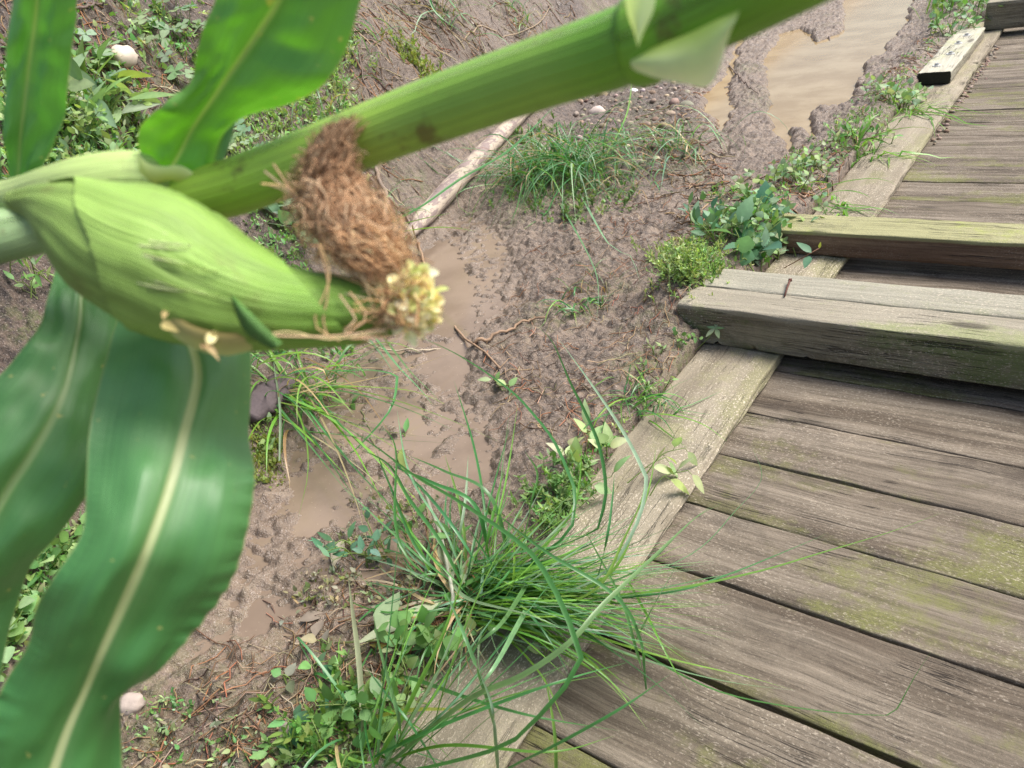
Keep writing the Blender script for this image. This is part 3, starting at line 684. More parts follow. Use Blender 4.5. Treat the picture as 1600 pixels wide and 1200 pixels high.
# veins, a pale fold line and scuffs running over the husk
def ear_pt(px, py, lift=.0006):
    P_ = np.array([[a, c, d, w_] for a, c, d, w_ in ear_px]); P_ = catmull(P_, 120)
    k = int(np.argmin(np.hypot(P_[:, 0]-px, P_[:, 1]-py))); e = min(.97, np.hypot(P_[k, 0]-px, P_[k, 1]-py)/max(P_[k, 3], 1)); rad = P_[k, 3]*P_[k, 2]/F
    return pd(px, py, P_[k, 2]-rad*math.sqrt(1-e*e)-.0030-lift)
b = MB()
for k in range(16):
    y0 = random.uniform(320, 450); x0 = 90+(y0-320)*.7+random.uniform(0, 60); L_ = random.uniform(60, 210); sl_ = random.uniform(.28, .5)
    tube(b, [ear_pt(x0+L_*t, y0+L_*sl_*t-20*t*t) for t in (0, .33, .66, 1)], [.0001, .0004, .0004, .0001], 4, random.choice([(.28, .42, .10), (.56, .66, .30), (.24, .38, .10)]), n=14)
b.build('vein', M_HUSK, ear)
# dark green husk tongue
b = MB()
patch(b, [(360, 462, .283), (370, 495, .284), (388, 524, .287), (425, 546, .290)], [(364, 462, .283), (390, 486, .283), (414, 510, .285), (442, 536, .290)], 14, 7, (.05, .14, .03), (.10, .24, .05), .002)
b.build('husk_tongue', M_HUSK, ear)
# withered bract and collar under the ear
b = MB()
patch(b, [(232, 484, .300), (262, 486, .293), (300, 508, .290), (345, 520, .290), (394, 520, .294)], [(236, 500, .304), (266, 522, .300), (306, 546, .300), (350, 556, .302), (394, 548, .304)], 30, 11, (.34, .27, .10), (.56, .62, .26), .003)
for k in range(5):
    x = random.uniform(240, 330); A = pd(x, 490+(x-240)*.45+random.uniform(-4, 14), .289)
    leaf(b, A, norm(AX*random.uniform(-.4, 1)+AZ*random.uniform(-1, .3)), norm(CAMP-A)+np.array([random.gauss(0, .5) for _ in range(3)]), random.uniform(.004, .009), random.uniform(.002, .004), 'ovate', jit(random.choice([(.42, .30, .14), (.60, .52, .30), (.26, .16, .07)]), .3), .8, .7)
patch(b, [(252, 458, .298), (258, 480, .297), (250, 506, .298)], [(262, 456, .298), (272, 484, .2965), (268, 520, .299)], 10, 5, (.55, .42, .26), (.35, .22, .10), .002)
b.build('withered_bract', M_DRY, corn)
# kernels and torn husk points at the tip of the ear
b = MB()
for k in range(330):
    a = random.uniform(0, 6.28); r_ = random.uniform(0, 1)**.55*40
    x = 637+r_*math.cos(a)*1.0; y = 469+r_*math.sin(a)*1.2; A = pd(x, y, .297-.012*(1-r_/41)**.5)
    dv = norm(norm(pd(x+30, y, .290)-A)*.6+np.array([random.gauss(0, .6) for _ in range(3)]))
    leaf(b, A, dv, norm(CAMP-A)+np.array([random.gauss(0, .6) for _ in range(3)]), random.uniform(.003, .007), random.uniform(.003, .0055), 'round', jit(random.choice([(.93, .82, .44), (.95, .88, .56), (.86, .82, .38), (.88, .72, .40), (.62, .68, .28)]), .1, .03), .4, .5)
for k in range(70):
    a = random.uniform(0, 6.28); A = pd(628+36*math.cos(a)*random.random(), 468+42*math.sin(a)*random.random(), .286); B = A+np.array([random.gauss(0, .006) for _ in range(3)])
    tube(b, [A, A*.5+B*.5+np.array([random.gauss(0, .002) for _ in range(3)]), B], .0003, 4, jit((.55, .34, .16), .2), cap=False, n=7)
b.build('husk_tip', M_TIP, ear)
# silk: thousands of fine strands -> a mass of several hundred thin threads
b = MB()
def region(t):
    """centre and half width (px) of the silk mass along its length"""
    T = [0, .18, .36, .55, .75, .9, 1.0]
    X = [534, 516, 506, 530, 564, 594, 612]; Y = [186, 224, 278, 330, 376, 412, 434]; W = [20, 30, 40, 54, 54, 38, 22]; D = [.3100, .301, .299, .292, .288, .290, .295]
    return [np.interp(t, T, V) for V in (X, Y, W, D)]
SC = [(.70, .45, .27), (.62, .38, .22), (.50, .30, .17), (.82, .60, .39), (.40, .23, .13)]
for k in range(2300):
    t0 = random.uniform(0.0, .88) if k > 240 else random.uniform(0, .12); t1 = min(1, t0+random.uniform(.12, .45)); a = random.gauss(0, .5) if k > 240 else random.uniform(-1, 1)
    dz = random.uniform(-.003, .013); pts = []; n = 7; ph = random.uniform(0, 6.28); fr = random.uniform(6, 22); am = random.uniform(4, 20)*(.4 if t0 < .15 else 1); dr = random.gauss(0, 17)
    for i in range(n):
        t = t0+(t1-t0)*i/(n-1); cx, cy, wd, dd_ = region(t)
        off = a*wd+am*math.sin(fr*t*2+ph)+dr*(i/(n-1)-.5)*2
        dist = dd_+dz+.006*min(2, abs(a))**2+.002*math.sin(fr*2.3*t+ph)
        pts.append(pd(cx+off*.93, cy-off*.30+am*.6*math.cos(fr*t*3+ph), dist))
    c = np.array(random.choice(SC))*random.uniform(.8, 1.2)
    if t0 < .16: c = c*.5
    elif t0 > .55: c = c*np.array([1.2, 1.2, 1.1])
    tube(b, pts, [random.uniform(.00014, .00030)]*n, 3, np.clip(c, 0, 1), cap=False, n=14)
# loose strands under and around the ear tip
for k in range(60):
    x0, y0 = random.uniform(590, 655), random.uniform(430, 515)
    x1, y1 = x0+random.uniform(-110, 40), y0+random.uniform(-50, 40)
    pts = [pd(x0, y0, .293), pd(lin(x0, x1, .4)+random.uniform(-20, 20), lin(y0, y1, .4)+random.uniform(-15, 15), .290), pd(x1, y1, .297)]
    tube(b, pts, .0003, 4, jit((.70, .50, .28), .2), cap=False, n=9)
for pts in ([(505, 380), (512, 440), (500, 500), (520, 528)], [(540, 460), (560, 500), (545, 525), (600, 524)], [(395, 528), (450, 523), (520, 528), (600, 522)], [(560, 420), (585, 470), (600, 505), (630, 515)], [(470, 320), (440, 292), (410, 285)], [(480, 330), (450, 300), (420, 262)]):
    for j in range(2):
        q_ = [pd(x+random.uniform(-14, 14), y+random.uniform(-8, 8), .289 if y > 350 else .305) for x, y in pts]
        tube(b, q_, .00038, 4, jit((.66, .46, .26), .2), cap=False, n=10)
b.build('silk', M_DRY, ear)

# ================================================================== GRASSES
BRIGHT = [(.17, .36, .045), (.14, .31, .04), (.20, .38, .07), (.12, .28, .04)]
DEEP = [(.06, .20, .05), (.08, .235, .07), (.045, .16, .04), (.09, .26, .09)]
BLUE = [(.14, .29, .13), (.19, .35, .18), (.12, .26, .10), (.26, .41, .25)]
DRYC = [(.42, .33, .18), (.50, .40, .22), (.30, .21, .11), (.22, .12, .06)]
def traced(mb, pts, hm, ht, width, col, n=26, root=None, z0=.02, fold=.35, twist=.4, tip=None, blunt=False):
    P = np.array(pts, float); seg = np.r_[0, np.cumsum(np.hypot(*np.diff(P, axis=0).T))]; seg /= seg[-1]; W = []
    for (x, y), s in zip(P, seg):
        z = z0*(1-s)**2+2*s*(1-s)*(2*hm-.5*(z0+ht))+ht*s*s
        W.append(pz(x, y, z))
    if root is not None: W = [np.array(root)]+W
    ribbon(mb, W, width, col, n, fold, twist=twist, tipcol=tip, blunt=blunt)
def tuft(mb, c, n, L, cols, w=(.003, .006), spread=.05, lean=(0, 0), droop=1., dirs=None, tilt=(.3, 1.1), rootc=None, nseg=12, dry=.08):
    for k in range(n):
        a = random.uniform(0, 2*math.pi) if dirs is None else R(random.choice(dirs)+random.gauss(0, 22))
        ln = random.uniform(*L); th = random.uniform(*tilt)
        p0 = np.array(c)+np.array([random.gauss(0, spread), random.gauss(0, spread), 0]); p0[2] = gz(p0[0], p0[1])-.005
        h = np.array([math.cos(a), math.sin(a), 0])+np.array([lean[0], lean[1], 0]); pts = [p0]; el = math.pi/2-th*.6; p = p0.copy()
        kink = random.uniform(.5, .8) if random.random() < .25 else 9
        for i in range(1, 7):
            s = i/6; el -= droop*random.uniform(.15, .42)*(1+s)
            if s > kink: el -= 1.2; kink = 9
            p = p+ln/6*np.array([h[0]*math.cos(el), h[1]*math.cos(el), math.sin(el)])
            hh = max(gz(p[0], p[1]), DT if p[0] > -.74 else -9)
            if p[0] > -.725 and p[0] < -.52: hh = max(hh, 0)
            if p[2] < hh+.006: p[2] = hh+.006; el = 0
            pts.append(p.copy())
        col = jit(random.choice(DRYC if random.random() < dry else cols), .2)
        ribbon(mb, pts, random.uniform(*w), col, nseg, random.uniform(.15, .5), twist=random.uniform(-.8, .8), rootcol=rootc, tipcol=(.35, .28, .14) if random.random() < .2 else None)

def grass_thing(name, label, cat, build, loc, group=None, mat=None):
    mb = MB(); build(mb); c = np.array(loc, float)
    mb.v = [(p[0]-c[0], p[1]-c[1], p[2]-c[2]) for p in mb.v]
    o = mb.build(name, mat or M_GRASS); o.location = tuple(map(float, c)); return tag(o, label, cat, group)

A0 = pg(745, 930)
def clumpA(mb):
    rt = [(735, 945), (760, 930), (790, 925), (750, 905), (775, 950)]
    def r(): x, y = random.choice(rt); return (x+random.uniform(-60, 22), y+random.uniform(-26, 24))
    T = [ # (points, hmid, htip, width, palette)
     ([(800, 925), (900, 920), (960, 880), (990, 830), (1003, 797), (1010, 758), (1006, 737), (971, 670), (922, 597), (873, 530)], .22, .20, .006, BLUE),
     ([(780, 920), (840, 870), (930, 830), (943, 797), (947, 758), (936, 695), (912, 639), (891, 597), (863, 534), (838, 508)], .20, .10, .006, DEEP),
     ([(770, 915), (840, 870), (890, 830), (898, 775), (891, 747), (866, 691), (835, 650), (793, 607), (716, 555), (642, 520)], .16, .06, .006, DEEP),
     ([(780, 940), (900, 935), (1040, 923), (1180, 895), (1285, 864), (1390, 832), (1477, 799)], .14, .06, .0065, BRIGHT),
     ([(780, 950), (850, 945), (1040, 927), (1127, 902), (1215, 867), (1292, 834)], .12, .06, .005, DEEP),
     ([(790, 940), (950, 935), (1100, 905), (1160, 893), (1240, 872)], .10, .05, .005, BLUE),
     ([(780, 945), (850, 960), (950, 990), (1054, 1050), (1145, 1088), (1285, 1112), (1390, 1118), (1402, 1108), (1428, 1060), (1455, 1018)], .06, -.01, .006, DEEP),
     ([(770, 930), (850, 960), (950, 1010), (1054, 1046), (1145, 1067), (1243, 1079)], .08, .0, .0055, BLUE),
     ([(780, 945), (900, 985), (1040, 1028), (1160, 1056), (1240, 1078)], .07, .0, .0055, BRIGHT),
     ([(780, 940), (860, 955), (960, 1020), (1040, 1081), (1113, 1151)], .08, -.01, .0035, DEEP),
     ([(790, 940), (860, 930), (1000, 900), (1090, 860), (1148, 800), (1190, 748), (1176, 700)], .14, .08, .004, BLUE),
     ([(790, 945), (850, 950), (933, 920), (975, 843), (1003, 780), (1008, 740)], .16, .18, .006, BRIGHT),
     ([(790, 945), (860, 940), (950, 900), (990, 830), (1015, 760), (1025, 700)], .14, .18, .006, BRIGHT),
     ([(800, 940), (900, 925), (1000, 890), (1080, 815), (1130, 785)], .12, .10, .008, BLUE),
     ([(1010, 1077), (992, 1007), (971, 937), (933, 864), (915, 830)], .16, .12, .004, BLUE),
     ([(985, 1018), (1027, 937), (1059, 881)], .16, .14, .004, BLUE),
     ([(922, 955), (947, 850), (957, 780), (960, 740)], .2, .2, .005, DEEP),
     ([(838, 888), (793, 962), (758, 997), (688, 1056)], .22, .12, .007, BLUE),
     ([(837, 927), (810, 976), (765, 1053), (716, 1102)], .22, .14, .008, BLUE),
     ([(700, 900), (730, 935), (830, 962), (893, 990)], .22, .20, .006, BLUE),
     ([(1010, 1077), (1000, 1000), (960, 930), (850, 860), (760, 790)], .24, .22, .005, DEEP),
     ([(740, 930), (660, 870), (610, 760), (586, 700)], .16, .14, .005, DEEP),
     ([(735, 940), (690, 850), (640, 780), (607, 726), (560, 700)], .16, .10, .006, DEEP),
     ([(770, 900), (744, 793), (677, 755), (607, 726)], .18, .15, .007, DEEP),
     ([(800, 890), (765, 775), (695, 737), (639, 712)], .18, .14, .0075, DEEP),
     ([(810, 900), (830, 790), (840, 740), (820, 705)], .18, .16, .006, DEEP),
     ([(720, 940), (625, 850), (618, 700), (590, 660)], .18, .12, .0045, DEEP),
     ([(730, 930), (700, 840), (640, 740), (620, 640)], .16, .12, .004, BLUE),
     ([(980, 905), (1010, 960), (1030, 1000), (1054, 1046), (1080, 1085)], .10, .02, .004, BRIGHT),
    ]
    for pts, hm, ht, w, pal in T: traced(mb, pts, hm, ht, w*1.08, jit(random.choice(pal), .15), 34)
    # fine filling blades sweeping towards the boards, and drier ones over the mud
    for k in range(230):
        x0, y0 = r(); a = random.gauss(2, 19); ln = random.uniform(120, 360)*(1 if abs(a) < 30 else .75); b_ = random.gauss(0, .14)
        pts = [(x0, y0)]
        for s in (.33, .66, 1.):
            aa = R(a)+b_*s*1.5; pts.append((x0+ln*s*math.cos(aa), y0+ln*s*math.sin(aa)*.8-8*math.sin(s*3)))
        traced(mb, pts, random.uniform(.04, .13), random.uniform(.02, .09), random.uniform(.0028, .006), jit(random.choice(BRIGHT+BRIGHT+BRIGHT+DEEP+BLUE), .2), 14)
    for k in range(34):
        x0, y0 = r(); a = random.uniform(-55, 28); ln = random.uniform(150, 420)*(.75 if abs(a) > 40 else 1); b_ = random.gauss(0, .12)
        pts = [(x0, y0)]+[(x0+ln*s*math.cos(R(a)+b_*s), y0+ln*s*math.sin(R(a)+b_*s)*.85) for s in (.33, .66, 1.)]
        traced(mb, pts, random.uniform(.08, .18), random.uniform(.04, .14), random.uniform(.0022, .0042), jit(random.choice(BLUE+BLUE+BRIGHT+DEEP), .2), 16)
    for k in range(44):
        x0, y0 = r(); a = random.gauss(-62, 32); ln = random.uniform(90, 300); b_ = random.gauss(0, .16)
        pts = [(x0, y0)]+[(x0+ln*s*math.cos(R(a)+b_*s), y0+ln*s*math.sin(R(a)+b_*s)) for s in (.33, .66, 1.)]
        traced(mb, pts, random.uniform(.05, .16), random.uniform(.02, .14), random.uniform(.003, .006), jit(random.choice(DEEP+BLUE+BRIGHT), .2), 14)
    for k in range(130):
        x0, y0 = r(); x0 -= 20; a = random.gauss(185, 45); ln = random.uniform(50, 190); b_ = random.gauss(0, .5)
        pts = [(x0, y0)]+[(x0+ln*s*math.cos(R(a)+b_*s), y0+ln*s*math.sin(R(a)+b_*s)) for s in (.33, .66, 1.)]
        traced(mb, pts, random.uniform(.02, .08), random.uniform(.005, .03), random.uniform(.002, .006), jit(random.choice(DRYC+DRYC+BLUE+DEEP), .25), 12)
grass_thing('sedge_clump', 'big sedge clump whose long green blades spill over the kerb onto the planks', 'sedge', clumpA, A0, 'sedge clumps beside the boardwalk')

C0 = pg(590, 1190)
def clumpC(mb):
    T = [
     ([(600, 1200), (660, 1151), (737, 1091), (817, 1056), (891, 1004), (940, 948), (1010, 881), (1080, 815), (1110, 792)], .26, .20, .0085, BLUE),
     ([(560, 1210), (640, 1205), (765, 1175), (817, 1147), (870, 1088), (905, 1050), (910, 1035), (891, 976), (856, 902), (814, 850), (711, 780), (650, 745), (590, 700), (530, 660)], .30, .16, .0068, DEEP),
     ([(583, 1198), (625, 1130), (660, 1060), (688, 1004), (716, 927), (728, 885)], .14, .22, .0095, BRIGHT),
     ([(600, 1200), (640, 1130), (680, 1060), (712, 985), (735, 930)], .14, .22, .0075, BLUE),
     ([(590, 1195), (600, 1100), (632, 1020), (647, 975)], .10, .14, .007, BLUE),
     ([(772, 1133), (758, 1081), (730, 1004), (705, 944), (690, 915)], .24, .2, .0055, BLUE),
     ([(779, 1210), (775, 1160), (768, 1100), (745, 1040)], .24, .2, .005, BLUE),
     ([(628, 1200), (625, 1130), (611, 1077), (590, 997), (584, 960)], .14, .10, .006, BLUE),
     ([(565, 1160), (566, 1100), (560, 1020), (552, 960), (544, 898)], .08, .04, .0095, [(.30, .34, .22)]),
     ([(614, 1053), (660, 1066), (730, 1091), (835, 1120), (968, 1142)], .18, .10, .0065, DEEP),
     ([(740, 1240), (800, 1200), (870, 1165), (975, 1105), (1048, 1053)], .26, .24, .010, DEEP),
     ([(580, 1185), (700, 1130), (860, 1070), (980, 1035)], .2, .14, .006, DEEP),
     ([(570, 1125), (640, 1110), (740, 1108), (760, 1100)], .10, .08, .007, [(.26, .36, .07)]),
     ([(590, 1190), (560, 1190), (480, 1160), (420, 1140)], .05, .03, .005, BRIGHT),
     ([(600, 1190), (700, 1165), (860, 1175), (960, 1150)], .12, .05, .005, BRIGHT),
     ([(870, 1260), (868, 1160), (860, 1100), (850, 1050)], .1, .12, .005, BRIGHT),
     ([(690, 1210), (640, 1130), (600, 1080), (570, 1040)], .12, .10, .004, DEEP),
    ]
    for pts, hm, ht, w, pal in T: traced(mb, pts, hm, ht, w, jit(random.choice(pal), .12), 34)
    for k in range(26):
        x0, y0 = 600+random.gauss(0, 30), 1195+random.gauss(0, 14); a = R(random.uniform(-82, -28)); ln = random.uniform(160, 460); b_ = random.gauss(0, .12)
        traced(mb, [(x0, y0)]+[(x0+ln*s*math.cos(a+b_*s), y0+ln*s*math.sin(a+b_*s)) for s in (.33, .66, 1.)], random.uniform(.08, .2), random.uniform(.06, .2), random.uniform(.0025, .005), jit(random.choice(BLUE+DEEP+BRIGHT), .2), 16)
    tuft(mb, C0, 30, (.12, .30), BRIGHT+DEEP, (.0025, .005), .03, (.2, .2), .9)
grass_thing('sedge_clump', 'sedge clump rooted by the mud with wide blades, one sharply bent over', 'sedge', clumpC, C0, 'sedge clumps beside the boardwalk')

B0 = pg(452, 622)
def clumpB(mb):
    z = B0[2]
    T = [
     ([(404, 586), (450, 620), (500, 644), (550, 680), (600, 730), (660, 790)], .05, .0, .009, BRIGHT),
     ([(430, 600), (470, 630), (520, 656), (590, 716), (625, 760), (650, 810)], .04, .0, .008, BRIGHT),
     ([(448, 612), (500, 640), (545, 690), (575, 740), (600, 790)], .04, .0, .007, BRIGHT),
     ([(450, 603), (540, 604), (620, 608), (660, 616), (700, 635), (732, 665)], .04, -.1, .009, BRIGHT),
     ([(464, 580), (520, 580), (580, 579), (616, 586), (620, 598), (610, 640), (570, 688), (540, 712), (480, 722)], .05, -.12, .007, DEEP),
     ([(560, 515), (576, 530), (600, 560), (617, 586)], .05, .05, .009, BLUE),
     ([(580, 520), (621, 572), (660, 613), (700, 665)], .02, -.1, .010, BLUE),
     ([(590, 515), (640, 580), (680, 620), (702, 660)], .02, -.1, .008, BLUE),
     ([(437, 720), (438, 640), (430, 580), (425, 540)], .05, .08, .007, BLUE),
     ([(455, 625), (440, 580), (430, 545), (428, 520)], .05, .08, .010, DEEP),
     ([(500, 600), (500, 640), (495, 665)], .03, 0, .008, DEEP),
     ([(440, 545), (500, 570), (560, 610), (620, 690), (651, 700)], .03, -.08, .005, DRYC),
    ]
    for pts, hm, ht, w, pal in T:
        traced(mb, pts, hm+z, ht+z, w, jit(random.choice(pal), .12), 28, z0=z+.02)
    for k in range(30):
        x0, y0 = 450+random.gauss(0, 22), 612+random.gauss(0, 16); a = R(random.uniform(-25, 62)); ln = random.uniform(110, 330); b_ = random.gauss(0, .16)
        traced(mb, [(x0, y0)]+[(x0+ln*s*math.cos(a+b_*s), y0+ln*s*math.sin(a+b_*s)) for s in (.33, .66, 1.)], z+.05, max(.02, z-.06), random.uniform(.0035, .007), jit(random.choice(DEEP+BRIGHT+DRYC[:1]), .2), 16, z0=z+.02)
    tuft(mb, B0+np.array([-.02, .02, 0]), 90, (.10, .34), DEEP+BRIGHT, (.004, .008), .07, (.35, -.1), .8)
grass_thing('sedge_clump', 'green sedge clump under the ear tip with blades arching over brown puddles', 'sedge', clumpB, B0, 'sedge clumps beside the boardwalk')

D0 = pg(885, 265)
def clumpD(mb):
    for dx, dy, n in ((0, 0, 120), (-.16, .02, 60), (.14, -.10, 70), (-.05, -.22, 60), (.1, .1, 40)):
        tuft(mb, D0+np.array([dx, dy, 0]), n, (.22, .68), DEEP+BLUE+DEEP+BRIGHT[:1], (.004, .0085), .055, (.08, -.35), .85, dry=.16, nseg=12)
    for pts in ([(915, 260), (960, 240), (1010, 215), (1048, 190)], [(940, 255), (975, 190), (985, 150), (988, 112)], [(900, 255), (960, 215), (1000, 185), (1060, 160)],
                [(940, 225), (990, 213), (1030, 205), (1048, 188)], [(870, 310), (920, 400), (935, 450), (932, 500)], [(905, 300), (950, 380), (985, 400), (1000, 440)]):
        traced(mb, pts, .10, .06, .008, jit(random.choice(BLUE+BRIGHT), .2), 18)
grass_thing('sedge_clump', 'wide low tangle of dark thin sedge beside the peeled branch and pebbly soil', 'sedge', clumpD, D0, 'sedge clumps beside the boardwalk')

E0 = pg(905, 478)
def clumpE(mb):
    tuft(mb, E0, 26, (.06, .20), DEEP+BRIGHT, (.003, .006), .03, (0, -.1), .9)
    tuft(mb, E0+np.array([0, .12, 0]), 30, (.08, .20), [(.22, .10, .05), (.28, .15, .08), (.10, .16, .05)], (.002, .004), .05, (0, .3), .8)
    traced(mb, [(960, 500), (1000, 480), (1028, 460)], .05, .06, .010, BRIGHT[1], 12)
grass_thing('grass_tuft', 'small grass tuft with reddish dead stems standing in open mud', 'grass tuft', clumpE, E0, 'small grass tufts')
F0 = pg(1055, 235)
def clumpF(mb):
    tuft(mb, F0, 70, (.18, .5), DEEP+BLUE, (.004, .008), .10, (-.1, -.35), .9, dry=.25, nseg=10)
    tuft(mb, F0+np.array([-.05, -.5, 0]), 55, (.12, .3), DEEP+BLUE, (.003, .006), .09, (-.1, -.3), .9, dry=.35, nseg=10)
    traced(mb, [(1035, 265), (1090, 225), (1130, 205), (1172, 178)], .07, .05, .008, DEEP[1], 16)
grass_thing('grass_tuft', 'scruffy half dried grass tuft on the mud spit beside the ditch water', 'grass tuft', clumpF, F0, 'small grass tufts')
G0 = pg(990, 640)
def clumpG(mb):
    tuft(mb, pg(1005, 640), 46, (.08, .2), DEEP+BRIGHT, (.0025, .005), .03, (0, -.1), .9)
    traced(mb, [(1000, 650), (1040, 648), (1095, 662), (1137, 690)], .05, .03, .0065, BRIGHT[0], 16)
    traced(mb, [(995, 650), (1030, 620), (1060, 600), (1085, 590)], .04, .04, .004, DEEP[0], 16)
grass_thing('grass_tuft', 'short grass tuft growing along the outer edge of the kerb below the timber end', 'grass tuft', clumpG, G0, 'small grass tufts')
H0 = pg(618, 330)
def clumpH(mb):
    tuft(mb, pg(590, 335), 30, (.1, .3), DEEP+BLUE, (.004, .008), .05, (.1, .1), .7)
    for pts, w, p in (([(613, 348), (660, 322), (720, 280), (800, 232), (872, 160)], .014, DEEP[1]), ([(628, 362), (680, 356), (715, 357), (745, 362)], .016, BRIGHT[1]), ([(630, 350), (680, 338), (705, 333)], .010, BRIGHT[0])):
        a = pg(*pts[0]); traced(mb, pts, a[2]+.12, a[2]+.14, w, p, 22, z0=a[2]+.05)
grass_thing('grass_tuft', 'grass tuft at the broken end of the branch with one long blade crossing it', 'grass tuft', clumpH, H0, 'small grass tufts')
for (x, y, n, lab) in ((560, 60, 24, 'thin grass tuft on the grey bank touching the edge of the upright corn leaf'), (690, 30, 34, 'thin grass tuft at the top of the grey bank above the middle of the stalk'),
                       (485, 160, 26, 'thin blue green grass tuft in the gap between upright leaf and silk'), (800, 22, 26, 'thin grass tuft on dark litter just above the thick part of the stalk')):
    p0 = pg(x, y)
    def cl(mb):
        tuft(mb, p0, n, (.12, .45), DEEP+BLUE, (.004, .009), .06, (.3, -.2), .9, dry=.3, nseg=9)
        if x == 690:
            for pts in ([(690, 0), (730, 50), (762, 72)], [(668, 0), (685, 40), (720, 65), (752, 88)]): ribbon(mb, [pg(*q)+np.array([.05, -.05, .06]) for q in pts], .012, DEEP[1], 14)
    grass_thing('grass_tuft', lab, 'grass tuft', cl, p0, 'small grass tufts')
for (x, y, n, L_, lab) in ((1418, 165, 34, (.12, .32), 'bright green grass blades leaning over the kerb beside the bolted cap board'), (1350, 235, 24, (.10, .26), 'bright grass tuft leaning over the kerb halfway to the cap board'), (1290, 310, 22, (.08, .24), 'bright grass tuft bending over the kerb just past the knotty timber')):
    p0 = pz(x, y, .03)
    grass_thing('grass_tuft', lab, 'grass tuft', lambda mb: tuft(mb, p0, n, L_, BRIGHT, (.006, .011), .04, (.5, -.15), .55, nseg=9), p0, 'small grass tufts')
# bright grass past the last timber
def far(mb):
    for k in range(2600):
        x = random.uniform(-1.1, 1.6); y = random.uniform(6.25, 9.5); z = gz(x, y); a = random.uniform(0, 6.28); L = random.uniform(.12, .3); t = random.uniform(.1, .7)
        p = np.array([x, y, z]); d = np.array([math.cos(a)*math.sin(t), math.sin(a)*math.sin(t), math.cos(t)])
        ribbon(mb, [p, p+d*L*.6, p+d*L+np.array([d[0], d[1], -.3])*L*.25], .012, jit(random.choice(BRIGHT), .3), 5)
mb = MB(); far(mb); tag(mb.build('grass', M_GRASS), None, None, kind='stuff')

# ================================================================== BROADLEAF WEEDS
SAGE = [(.22, .33, .20), (.26, .37, .22), (.18, .29, .16)]
MID = [(.13, .27, .08), (.16, .31, .10), (.10, .23, .06)]
PALE = [(.26, .38, .15), (.30, .40, .20), (.23, .36, .12)]
TEAL = [(.10, .22, .14), (.14, .27, .17), (.08, .18, .10)]
MUDDY = [(.26, .25, .17), (.22, .20, .13), (.20, .24, .12)]
def surf(x, y):
    z = gz(x, y)
    if -.74 < x < -.52: z = max(z, 0)
    elif x >= -.52: z = max(z, DT)
    return z
def stemleaf(mb, base, top, nl, L, W, shape, pal, stem=.0016, scol=(.20, .28, .08), curl=.25, serr=0., start=.25, lie=.35):
    base = np.array(base, float); top = np.array(top, float)
    m = base*.5+top*.5+np.array([random.uniform(-.01, .01), random.uniform(-.01, .01), .015])
    q = catmull([base, m, top], 9); tube(mb, q, np.linspace(stem, stem*.6, 9), 5, scol, cap=False)
    for k in range(nl):
        s = start+(1-start)*k/max(1, nl-1); i = min(8, int(s*8)); p = q[i]; t = norm(q[min(8, i+1)]-q[max(0, i-1)])
        a = k*2.4+random.uniform(-.4, .4); side = norm(np.cross(t, [math.cos(a), math.sin(a), .3]))
        d = norm(side+t*.5+np.array([0, 0, lie*random.uniform(0, 1)])); l = L*random.uniform(.65, 1.15)*(1-.3*(s if nl > 4 else 0))
        pe = p+d*l*.25; tube(mb, [p, pe], stem*.5, 4, scol, cap=False)
        leaf(mb, pe, d, np.array([random.gauss(0, .35), random.gauss(0, .35)-.25, 1.]), l, W*random.uniform(.8, 1.15), shape, jit(random.choice(pal), .18), curl*random.uniform(.3, 1.5), random.uniform(-.05, .25), serr)
def weed(name, label, cat, group, spots, f):
    """one plant; spots are the places its shoots come up"""
    c = pg(*spots[0]) if not isinstance(spots[0], np.ndarray) else spots[0]; mb = MB(); f(mb)
    mb.v = [(p[0]-c[0], p[1]-c[1], p[2]-c[2]) for p in mb.v]
    o = mb.build(name, M_LEAF); o.location = tuple(map(float, c)); return tag(o, label, cat, group)
def shoots(spots, n, hgt, spread, nl, L, W, shape, pal, **k):
    def f(mb):
        runner(mb, spots)
        for sp in spots:
            c = pg(*sp)
            for i in range(n):
                b0 = c+np.array([random.gauss(0, spread), random.gauss(0, spread), 0]); b0[2] = surf(b0[0], b0[1])
                h = random.uniform(*hgt); tp = b0+np.array([random.gauss(0, h*.6), random.gauss(0, h*.6), h])
                stemleaf(mb, b0, tp, nl, L, W, shape, pal, **k)
    return f
def runner(mb, spots, col=(.24, .27, .12), r=.0013):
    for a, b_ in zip(spots[:-1], spots[1:]):
        A, B = pg(*a), pg(*b_); L = np.linalg.norm(A-B); n = max(4, int(L/.03)); pts = []
        for i in range(n+1):
            p = A+(B-A)*i/n+np.array([random.gauss(0, .004), random.gauss(0, .004), 0])*(0 < i < n); p[2] = surf(p[0], p[1])+.003; pts.append(p)
        tube(mb, pts, r, 5, col, cap=False)
def clover(mb, c, n, spread, s=.02, pal=SAGE):
    for k in range(n):
        b0 = np.array(c)+np.array([random.gauss(0, spread), random.gauss(0, spread), 0]); b0[2] = surf(b0[0], b0[1])
        h = random.uniform(.03, .09); tp = b0+np.array([random.gauss(0, .02), random.gauss(0, .02), h])
        tube(mb, [b0, b0*.5+tp*.5+np.array([.004, 0, 0]), tp], .0012, 4, (.22, .30, .12), cap=False)
        a0 = random.uniform(0, 6.28); nr = norm(np.array([random.gauss(.25, .3), random.gauss(-.2, .3), 1.])); col = jit(random.choice(pal), .15)
        ex = norm(np.cross(nr, [0, 1, 0])); ey = np.cross(nr, ex); sz = s*random.uniform(.7, 1.25)
        for j in range(3):
            a = a0+j*2.094; leaf(mb, tp, ex*math.cos(a)+ey*math.sin(a)+nr*.1, nr, sz, sz*.95, 'heart', col, .1, .12)
WG = 'weeds along the boardwalk'
